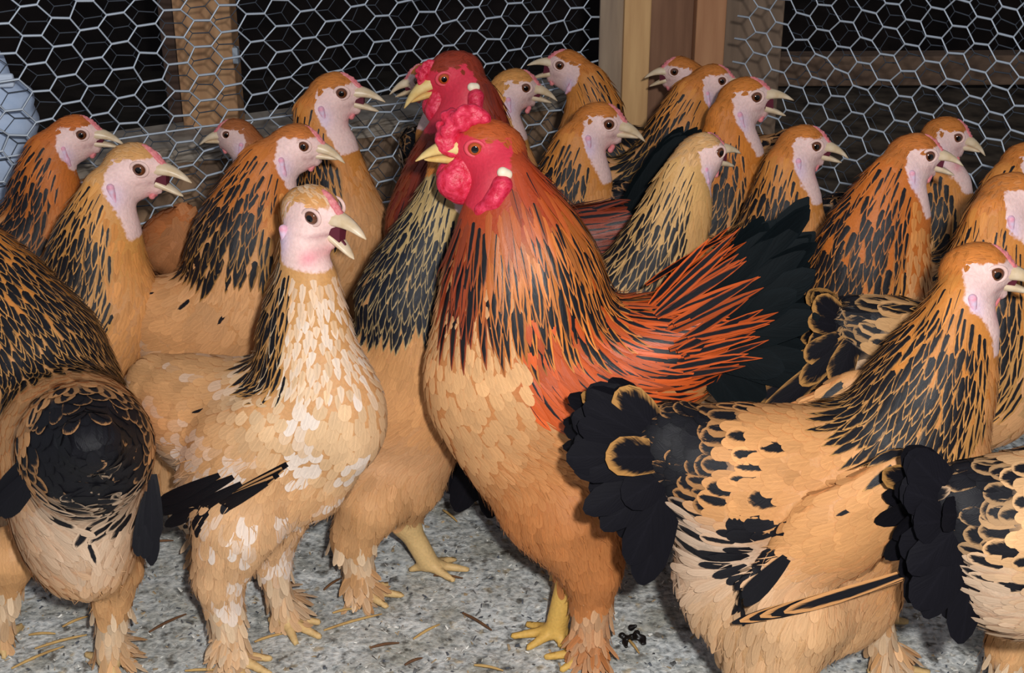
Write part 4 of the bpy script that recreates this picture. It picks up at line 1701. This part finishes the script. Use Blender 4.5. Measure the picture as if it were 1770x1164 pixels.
# ================================================================== birds
# ---- front birds
Bird('large rooster with red comb, chestnut hackle and black tail in the centre', 'cock', Y=1.47, th=180, ax=(900, 600),
     eye=(822, 257), hyaw=183, hpitch=6, hs=1.46, mouth=3, bare=(1,),
     neck=[(858, 300, 48), (885, 370, 84), (900, 440, 118), (905, 520, 146)],
     trunk=[(905, 620, 160), (985, 670, 165), (1110, 630, 118), (1200, 585, 78)],
     extra=[(875, 690, 132), (925, 790, 118), (970, 870, 95)], hk=3.6, plumes=[((1130, 545), (1268, 418), .022), ((1140, 545), (1285, 440), .03), ((1150, 555), (1290, 468), .038), ((1150, 570), (1312, 482), .045), ((1160, 580), (1305, 510), .05),
     ((1165, 595), (1325, 540), .055), ((1170, 610), (1318, 575), .06), ((1165, 630), (1315, 605), .062), ((1150, 650), (1300, 640), .064)],
     legs=[((985, 880, 92), (1022, 975, 52), (1022, 1118, 26)), ((960, 890, 70), (990, 975, 26), (962, 1082, 19), -0.02)],
     tail=[(1392, 348, .02), (1405, 400, .03), (1408, 460, .04), (1412, 520, .05), (1400, 580, .055), (1385, 630, .06), (1340, 675, .06), (1330, 380, .03),
           (1290, 690, .06), (1360, 500, .05), (1340, 600, .06)],
     tailzone=0.06, res=0.005, split=120, tail_w=0.019, ky=0.82)
Bird('pale speckled hen with open beak and whitish breast, left of the large rooster', Y=1.49, th=-28, ax=(480, 740),
     eye=(538, 376), hyaw=-30, hpitch=-8, hs=1.36, mouth=40, skin_low=-0.034, wk=0.03, marks=[(312, 898, 24, .09), (345, 878, 22, .09), (385, 858, 18, .09), (425, 838, 14, .09)],
     neck=[(532, 425, 40), (532, 480, 50), (530, 535, 66), (530, 590, 84)],
     trunk=[(545, 680, 108), (465, 740, 125), (350, 715, 105), (275, 670, 66)],
     extra=[(575, 740, 92), (520, 820, 92), (420, 840, 90)], hk=4.3,
     legs=[((410, 905, 80), (378, 1000, 40), (402, 1125, 26)), ((470, 900, 60), (468, 965, 30), (490, 1062, 20))],
     wing=(0.072, (440, 745, 50), (400, 805, 60), (325, 870, 30)),
     flight=(0.094, ((500, 800), (300, 925), 1), ((496, 806), (312, 916), 0), ((492, 812), (326, 908), 1), ((488, 816), (340, 900), 0), ((480, 822), (352, 890), 1),
             ((440, 820), (292, 905), 1), ((430, 806), (288, 880), 1), ((410, 800), (290, 860), 1)),
     pal=dict(breast=(232, 192, 148), body=(212, 158, 106), thigh=(218, 172, 126), throat=(222, 176, 130), crown=(206, 146, 84), hk_top=(204, 150, 92)), white=0.32, res=0.005, split=80,
     front_lim=0.05, tailzone=0.012)
Bird('hen seen from behind with black rounded rump at the left edge', Y=1.42, th=112, ax=(110, 740),
     eye=(-105, 352, 1.60), hyaw=150,
     neck=[(-72, 405, 50, 1.60), (-40, 470, 84, 1.58), (0, 545, 112, 1.56), (50, 625, 130, 1.54)],
     trunk=[(95, 720, 122, 1.54), (125, 770, 128, 1.43), (150, 775, 112, 1.34), (158, 765, 60, 1.265)],
     extra=[(135, 890, 112, 1.38), (145, 960, 80, 1.38)], hk=4.7,
     legs=[((195, 985, 52), (192, 1040, 28), (190, 1135, 24)), ((20, 960, 52), (8, 1020, 22), (2, 1100, 18))],
     tailzone=0.098, lace=0.85, res=0.005, split=80, ky=1.0, droop=0.9, tail_w=0.016,
     xf=[(90, 770, 1.30, 20, 880, 1.29, .011, 1), (80, 790, 1.30, 0, 905, 1.29, .011, 1), (75, 800, 1.3, -20, 900, 1.29, .011, 1), (60, 780, 1.31, -10, 870, 1.30, .010, 1),
         (262, 830, 1.33, 262, 985, 1.30, .009, 1), (255, 850, 1.33, 250, 970, 1.30, .009, 1), (266, 820, 1.34, 268, 940, 1.31, .009, 1), (250, 860, 1.33, 238, 965, 1.30, .008, 1)], front_lim=0.7)
Bird('buff hen in the right foreground with black-laced hackle and folded wing', Y=1.27, th=2, ax=(1440, 850),
     eye=(1722, 474), hyaw=-4, hpitch=-2, hs=1.24, mouth=12,
     neck=[(1682, 512, 44), (1655, 565, 66), (1625, 635, 94), (1595, 705, 116)],
     trunk=[(1560, 800, 132), (1440, 850, 155), (1290, 835, 142), (1165, 775, 92)],
     extra=[(1285, 990, 125), (1440, 1010, 130), (1590, 850, 110), (1330, 1060, 110)], hk=4.6,
     tail=[(1062, 664, .02), (1022, 676, .03), (998, 705, .04), (986, 745, .05), (990, 790, .055), (1005, 830, .06), (1035, 880, .06), (1075, 920, .06), (1110, 960, .06),
           (1040, 740, .05), (1060, 820, .06)],
     tailzone=0.075, tail_w=0.018,
     wing=(0.088, (1560, 840, 70), (1450, 925, 78), (1320, 1010, 34)), marks=[(1300, 1000, 42, .10), (1345, 945, 26, .10), (1330, 965, 28, .1), (1365, 910, 18, .1)],
     flight=(0.112, ((1590, 985), (1268, 1092), 1), ((1592, 980), (1280, 1084), 0), ((1594, 974), (1296, 1076), 1), ((1594, 968), (1312, 1066), 0),
             ((1590, 962), (1330, 1058), 1), ((1586, 956), (1350, 1048), 0), ((1352, 940), (1280, 1026), 1), ((1345, 930), (1276, 1008), 1)),
     pal=dict(breast=(210, 152, 98), body=(206, 147, 92), fluff=(208, 180, 156), thigh=(206, 160, 112)), res=0.005, split=120, front_lim=0.55)
Bird('pencilled hen with black tail at the right edge, head out of the picture', Y=1.13, th=8, ax=(1760, 900),
     eye=(2150, 420), neck=[(2110, 470, 46), (2080, 540, 70), (2050, 620, 95), (2010, 720, 120)],
     trunk=[(1960, 860, 150), (1850, 910, 155), (1745, 905, 128), (1665, 870, 82)],
     extra=[(1800, 1000, 110), (1740, 1000, 80)],
     legs=[((1790, 1040, 75), (1750, 1120, 40), (1760, 1215, 26)), ((1850, 1040, 70), (1850, 1120, 36), (1860, 1210, 24))],
     tail=[(1566, 782, .02), (1550, 825, .03), (1562, 880, .04), (1600, 930, .045), (1552, 945, .05), (1562, 1000, .05), (1590, 1040, .05), (1640, 1070, .05), (1600, 850, .04)],
     tailzone=0.06, lace=0.7, tail_w=0.019, pencil=0.16, res=0.0055, split=30, fine=1.0,
     pal=dict(body=(210, 164, 116), breast=(210, 164, 116)))
Bird('buff hen with blue-black hackle standing half hidden behind the large rooster', Y=1.63, th=0, ax=(690, 680),
     eye=(803, 275), neck=[(782, 315, 38), (757, 385, 56), (733, 455, 76), (712, 525, 94)],
     trunk=[(735, 620, 108), (690, 690, 112), (610, 660, 92), (545, 610, 56)],
     extra=[(700, 780, 92), (650, 820, 80)], hk=3.9,
     legs=[((640, 870, 62), (612, 925, 36), (622, 1012, 24)), ((700, 850, 55), (698, 898, 24), (738, 968, 18))],
     pal=dict(hk_edge=(172, 146, 102), hk_top=(178, 150, 100), breast=(206, 150, 96), black=(20, 24, 34)), res=0.006, front_lim=0.8, bare=(1,))
# ---- left group
Bird('hen with pale open beak and golden throat just above the rear-facing hen', Y=1.71, tr=.9, ky=.8, th=5, eye=(240, 293), hyaw=-8, hpitch=-4, hs=1.40, mouth=28,
     neck=[(196, 325, 40), (176, 385, 62), (168, 450, 82), (178, 525, 96)], hk=4.2, fine=1.12, hk_start=1.2,
     pal=dict(crown=(206, 150, 90), hk_top=(204, 142, 74), throat=(208, 136, 66), breast=(212, 150, 92)), white=0.06, front_lim=0.3, droop=0.3)
Bird('dark-hackled hen at the far left beside the pale blue cloth', Y=1.94, tr=.8, ky=.75, th=0, eye=(140, 233), hyaw=2, hs=1.24, mouth=10,
     neck=[(98, 262, 42), (80, 325, 58), (74, 395, 70), (80, 460, 84)], fine=1.2, hstripe=1.4, hk=4.4, pal=dict(hk_top=(190, 106, 42), crown=(192, 104, 44), hk_edge=(150, 96, 48), throat=(196, 108, 44)))
Bird('hen with closed beak and dense black hackle left of the open-beaked hen', Y=1.72, th=0, ax=(400, 520), eye=(524, 253), hyaw=-6, hpitch=-5, hs=1.16,
     neck=[(472, 285, 48), (446, 345, 70), (432, 405, 88), (426, 450, 98)], trunk=[(424, 520, 104), (360, 560, 98), (280, 550, 74), (225, 520, 40)], hk=3.5, fine=1.12,
     pal=dict(hk_edge=(158, 112, 58), hk_top=(190, 110, 46), crown=(186, 108, 50)), pencil=0.05, tailzone=0.02)
Bird('small-headed hen facing left at the netting, behind the dense black hackle', Y=2.14, tr=.72, bl=.65, ky=.74, th=215, ax=(440, 300), eye=(392, 233, 2.12), hyaw=184, hs=1.06, neck=[(425, 262, 36), (445, 315, 50), (465, 380, 68)],
     fine=1.3, res=0.008, face_grey=0.6, pal=dict(crown=(160, 92, 48)), s=.92)
Bird('hen with beak open towards the rear rooster, in front of the netting', Y=2.0, tr=.72, bl=.65, ky=.74, th=-5, eye=(590, 161), hs=1.36, mouth=22, hpitch=2,
     neck=[(556, 195, 42), (562, 255, 54), (576, 320, 64), (592, 385, 76)], fine=1.2, hk=4.1, front_lim=0.42)
Bird('crouching brown hen low down by the netting, facing away', Y=1.93, th=88, eye=(330, 470, 2.10), neck=[(325, 455, 40, 2.08), (318, 445, 50, 2.05)],
     trunk=[(312, 440, 58, 2.0), (308, 430, 66, 1.93), (304, 420, 58, 1.86), (318, 372, 26, 1.84)], ax=(312, 430), fine=1.3, res=0.008, tailzone=0.01, ky=1.0, hstripe=0.1,
     pal=dict(body=(176, 104, 56), breast=(176, 104, 56), thigh=(160, 100, 60), fluff=(170, 112, 70), crown=(170, 100, 50)), s=.8)
# ---- middle
Bird('darker red rooster with yellow beak standing behind the large rooster', 'cock', Y=1.86, ky=.72, th=182, ax=(800, 400), eye=(768, 136), hyaw=192, hpitch=-16, hs=1.44, mouth=0, comb_s=0.62,
     neck=[(806, 172, 46), (812, 235, 74), (790, 315, 92), (765, 390, 96)], trunk=[(770, 470, 104), (880, 470, 105), (1000, 440, 84), (1070, 400, 56)], hk=4.9, fine=1.1,
     tail=[(1205, 222, .02), (1180, 228, .03), (1170, 262, .03), (1150, 300, .04), (1140, 330, .04), (1195, 250, .02)], tail_w=0.02, tailzone=0.035,
     pal=dict(hk_top=(124, 42, 24), hk_edge=(120, 44, 24), throat=(116, 42, 26), crown=(140, 50, 30), breast=(140, 70, 40), saddle=(132, 52, 28), body=(150, 84, 46)), hstripe=0.25)
Bird('hen with pale pink beak poking out behind the rear rooster\'s comb', Y=2.14, tr=.72, bl=.65, ky=.74, th=180, eye=(724, 140), hs=1.18, mouth=12, hpitch=-8,
     neck=[(758, 172, 36), (766, 235, 46), (772, 310, 56)], fine=1.3, res=0.008)
Bird('golden-necked hen looking right, just behind the rear rooster', Y=2.3, tr=.72, bl=.65, ky=.74, th=-25, eye=(908, 152, 2.3), hyaw=4, hs=1.36, mouth=10, hpitch=-6,
     neck=[(868, 182, 40), (866, 240, 46), (876, 310, 58)], fine=1.25, res=0.008, hstripe=0.35, pal=dict(crown=(206, 142, 76), hk_top=(208, 146, 76)), face_grey=0.2)
Bird('hen facing left with raised open beak, left of the corner post', Y=2.44, tr=.72, bl=.65, ky=.74, th=180, eye=(968, 113), hyaw=176, hs=1.32, mouth=32, hpitch=10,
     neck=[(1006, 140, 38), (1026, 190, 48), (1022, 260, 64)], fine=1.25, res=0.008, pal=dict(hk_edge=(168, 122, 62)), face_grey=0.2)
Bird('hen with short white beak looking right, below the corner post', Y=2.06, tr=.72, bl=.65, ky=.74, th=0, eye=(1052, 215), hyaw=-4, hs=1.38, hpitch=-6,
     neck=[(1010, 245, 42), (994, 300, 60), (988, 360, 74)], fine=1.2, hk_start=1.15, hstripe=1.2)
Bird('hen facing left with beak agape in front of the corner post', Y=2.46, tr=.72, bl=.65, ky=.74, th=140, eye=(1166, 124, 2.46), hyaw=180, hs=1.18, mouth=26, neck=[(1200, 146, 36), (1222, 195, 46), (1232, 260, 60)],
     fine=1.3, res=0.008, face_grey=0.25)
Bird('hen peeking out between the left-facing hen and the open-beaked hen', Y=2.26, tr=.72, bl=.65, ky=.74, th=0, eye=(1247, 140), hs=1.2, neck=[(1208, 166, 42), (1180, 225, 56), (1150, 300, 68)],
     fine=1.25, res=0.008, pal=dict(hk_edge=(168, 126, 66)))
Bird('hen with widely open yellowish beak in front of the right netting', Y=2.06, tr=.72, bl=.65, ky=.74, th=0, eye=(1307, 168), hyaw=0, hs=1.38, mouth=32, hpitch=6,
     neck=[(1270, 205, 44), (1262, 268, 56), (1256, 335, 68), (1250, 400, 78)], fine=1.2, hk_start=1.2, hstripe=1.2, pal=dict(hk_top=(202, 120, 44), crown=(200, 120, 50), throat=(204, 122, 46)))
Bird('pale brown hen with head turned away, above the saddle of the large rooster', Y=1.67, ky=.7, th=4, ax=(1120, 480), eye=(1243, 264), hyaw=30, hs=1.16, mouth=26, hpitch=2,
     neck=[(1196, 298, 46), (1172, 358, 58), (1148, 425, 70), (1124, 485, 84)], trunk=[(1080, 545, 95), (1010, 600, 100), (920, 640, 88), (860, 690, 56)], fine=1.12, hstripe=0.8,
     pal=dict(crown=(206, 156, 100), hk_top=(204, 158, 98), hk_edge=(190, 150, 96), throat=(206, 158, 100)), white=0.08, extra=[(850, 800, 40)],
     tail=[(775, 850, .03), (790, 870, .04), (840, 880, .05), (800, 800, .03), (870, 860, .05)], tail_w=0.02, tailzone=0.06)
Bird('hen with red-spotted cheek above the black tail of the large rooster', Y=1.88, tr=.72, bl=.65, ky=.74, th=0, eye=(1410, 253), hs=1.24, mouth=14, hpitch=-4,
     neck=[(1372, 285, 44), (1358, 340, 58), (1352, 400, 72)], fine=1.15, hk_start=1.15, hstripe=1.25)
Bird('big dark-hackled hen with open beak, second row on the right', Y=1.64, tr=.82, bl=.8, ky=.75, th=0, ax=(1500, 490), eye=(1606, 270), hs=1.16, mouth=22, hpitch=-2,
     neck=[(1562, 305, 50), (1532, 365, 74), (1508, 430, 92), (1500, 490, 104)], fine=1.12, hk=4.6, hstripe=1.35, pal=dict(hk_top=(192, 106, 40), crown=(192, 112, 50), hk_edge=(184, 122, 60)), hk_start=1.15)
Bird('hen with closed beak peering over the big dark-hackled hen', Y=2.0, tr=.72, bl=.65, ky=.74, th=0, eye=(1655, 238), hyaw=-8, hs=1.2, hpitch=-10, neck=[(1620, 262, 38), (1626, 325, 50), (1632, 395, 62)],
     fine=1.25, res=0.008)
Bird('hen at the right edge above the right foreground hen, face cut off', Y=1.46, ky=.75, th=0, ax=(1600, 600), eye=(1780, 345), hs=1.2, hpitch=-4,
     neck=[(1735, 372, 50), (1722, 440, 74), (1716, 515, 94), (1706, 585, 104)], trunk=[(1690, 670, 112), (1600, 640, 108), (1520, 590, 82), (1470, 560, 52)], fine=1.1, res=0.0065, hk=4.7, hk_start=1.2,
     tail=[(1404, 500, .02), (1396, 540, .03), (1390, 590, .04), (1378, 640, .05), (1300, 670, .05), (1275, 690, .06), (1330, 700, .06), (1420, 620, .05)],
     tail_w=0.014, tail_lace=0.7, tailzone=0.05, white=0.03, pencil=0.06, pal=dict(body=(186, 142, 94)))
Bird('barely visible hen at the right edge behind the cut-off face', Y=1.80, tr=.72, bl=.65, ky=.74, th=0, eye=(1802, 282), hs=1.2, neck=[(1760, 312, 44), (1738, 365, 60), (1725, 430, 74)], fine=1.25, res=0.008)


# ================================================================== litter
def chips(name, n, region, smin_, smax_, cols, label, thick=0.25):
    V, F, CA = [], [], []
    r_ = np.random.default_rng(11)
    X = r_.uniform(region[0], region[1], n)
    Y_ = region[2] + (region[3] - region[2]) * r_.random(n) ** 1.3
    for i in range(n):
        L = r_.uniform(smin_, smax_)
        W = L * r_.uniform(.2, .7)
        H = max(L * thick * r_.uniform(.3, 1), .0006)
        a = r_.uniform(0, 6.28)
        ti, tj = r_.normal(0, .35, 2)
        ux = np.array([math.cos(a), math.sin(a), ti])
        uy = np.array([-math.sin(a), math.cos(a), tj])
        c = np.array([X[i], Y_[i], H * 0.5 - 0.0015 + r_.random() * .002])
        b = len(V)
        for sx, sy in ((-1, -.6), (1, -1), (.8, 1), (-.9, .7)):
            V.append(c + ux * sx * L / 2 + uy * sy * W / 2)
        V.append(c + np.array([0, 0, H]))
        for k in range(4):
            F.append((b + k, b + (k + 1) % 4, b + 4))
        cc = lin(cols[r_.integers(len(cols))]) * r_.uniform(.75, 1.2)
        CA += [cc] * 5
    me = mesh_from(name, np.array(V), np.array(F), None, False)
    attr(me, 'ca', np.array(CA), 'FLOAT_COLOR')
    m, nt, b = new_mat(name + '_mat')
    at = node(nt, 'ShaderNodeAttribute', attribute_name='ca')
    nt.links.new(at.outputs['Color'], b.inputs['Base Color'])
    b.inputs['Roughness'].default_value = 0.8
    me.materials.append(m)
    o = link(name, me)
    return tag(o, label, 'litter', kind='stuff')


chips('floor_litter', 15000, (-1.0, 1.0, 1.2, 2.3), 0.002, 0.008,
      [(150, 152, 150), (180, 180, 174), (206, 204, 196), (232, 230, 222), (96, 96, 96), (170, 146, 112), (186, 182, 174), (80, 84, 92)],
      'fine grey grit, chips and shavings covering the pen floor')
STRAWM = plain('straw', (206, 168, 104), 0.6, 0.3, 0, (176, 138, 84), 0.2, 60)
STRAWD = plain('straw_dark', (120, 82, 52), 0.7, 0.3, 0, (96, 66, 44), 0.2, 60)
# straws: pixel ends on the ground
straws = [((20, 1156), (110, 1118), 0), ((60, 1122), (150, 1098), 0), ((108, 1084), (152, 1066), 0), ((258, 1093), (322, 1062), 1), ((50, 1098), (96, 1096), 0),
          ((560, 1090), (660, 1062), 0), ((440, 1110), (490, 1096), 0), ((320, 1160), (390, 1160), 0), ((715, 1105), (760, 1080), 0), ((750, 995), (800, 1000), 1),
          ((640, 1120), (690, 1112), 1), ((560, 1020), (590, 1000), 1), ((766, 882), (790, 902), 0), ((820, 1150), (870, 1160), 0), ((1085, 1105), (1105, 1130), 0),
          ((700, 1150), (730, 1138), 1), ((575, 1060), (620, 1052), 0), ((1290, 1150), (1310, 1162), 1), ((250, 940), (300, 935), 1), ((800, 1060), (850, 1090), 1)]
for i, ((x0, y0), (x1, y1), dk) in enumerate(straws):
    a, _ = at_ground(x0, y0, 0.004)
    b, _ = at_ground(x1, y1, 0.004)
    pts = [a + (b - a) * t + np.array([0, 0, 0.002 * math.sin(t * 3.1)]) for t in np.linspace(0, 1, 5)]
    o = tube_obj('straw', pts, np.array([.0014, .0020, .0020, .0018, .0010]), STRAWD if dk else STRAWM, None, 5)
    tag(o, 'dark brown straw stalk lying on the grey floor' if dk else 'pale golden straw stalk lying on the grey floor', 'straw',
        'dark straws on the floor' if dk else 'pale straws on the floor')
# black shrivelled scrap on the floor
g, _ = at_ground(1092, 1096, 0.006)
blobs = []
r_ = random.Random(9)
for i in range(9):
    a = (g[0] + r_.uniform(-.016, .016), g[1] + r_.uniform(-.014, .014), r_.uniform(.002, .010))
    b = (a[0] + r_.uniform(-.010, .010), a[1] + r_.uniform(-.010, .010), r_.uniform(.002, .014))
    blobs.append((a, b, 0.0042, 0.002))
V, Q = local_net(blobs, 0.0014, 0.003)
tag(link('scrap', mesh_from('scrap', V, Q, plain('black_scrap', (20, 15, 14), 0.4, 0.5))), 'small black shrivelled scrap on the floor beside the rooster', 'scrap')
print('FEATHERS', NFEATH)
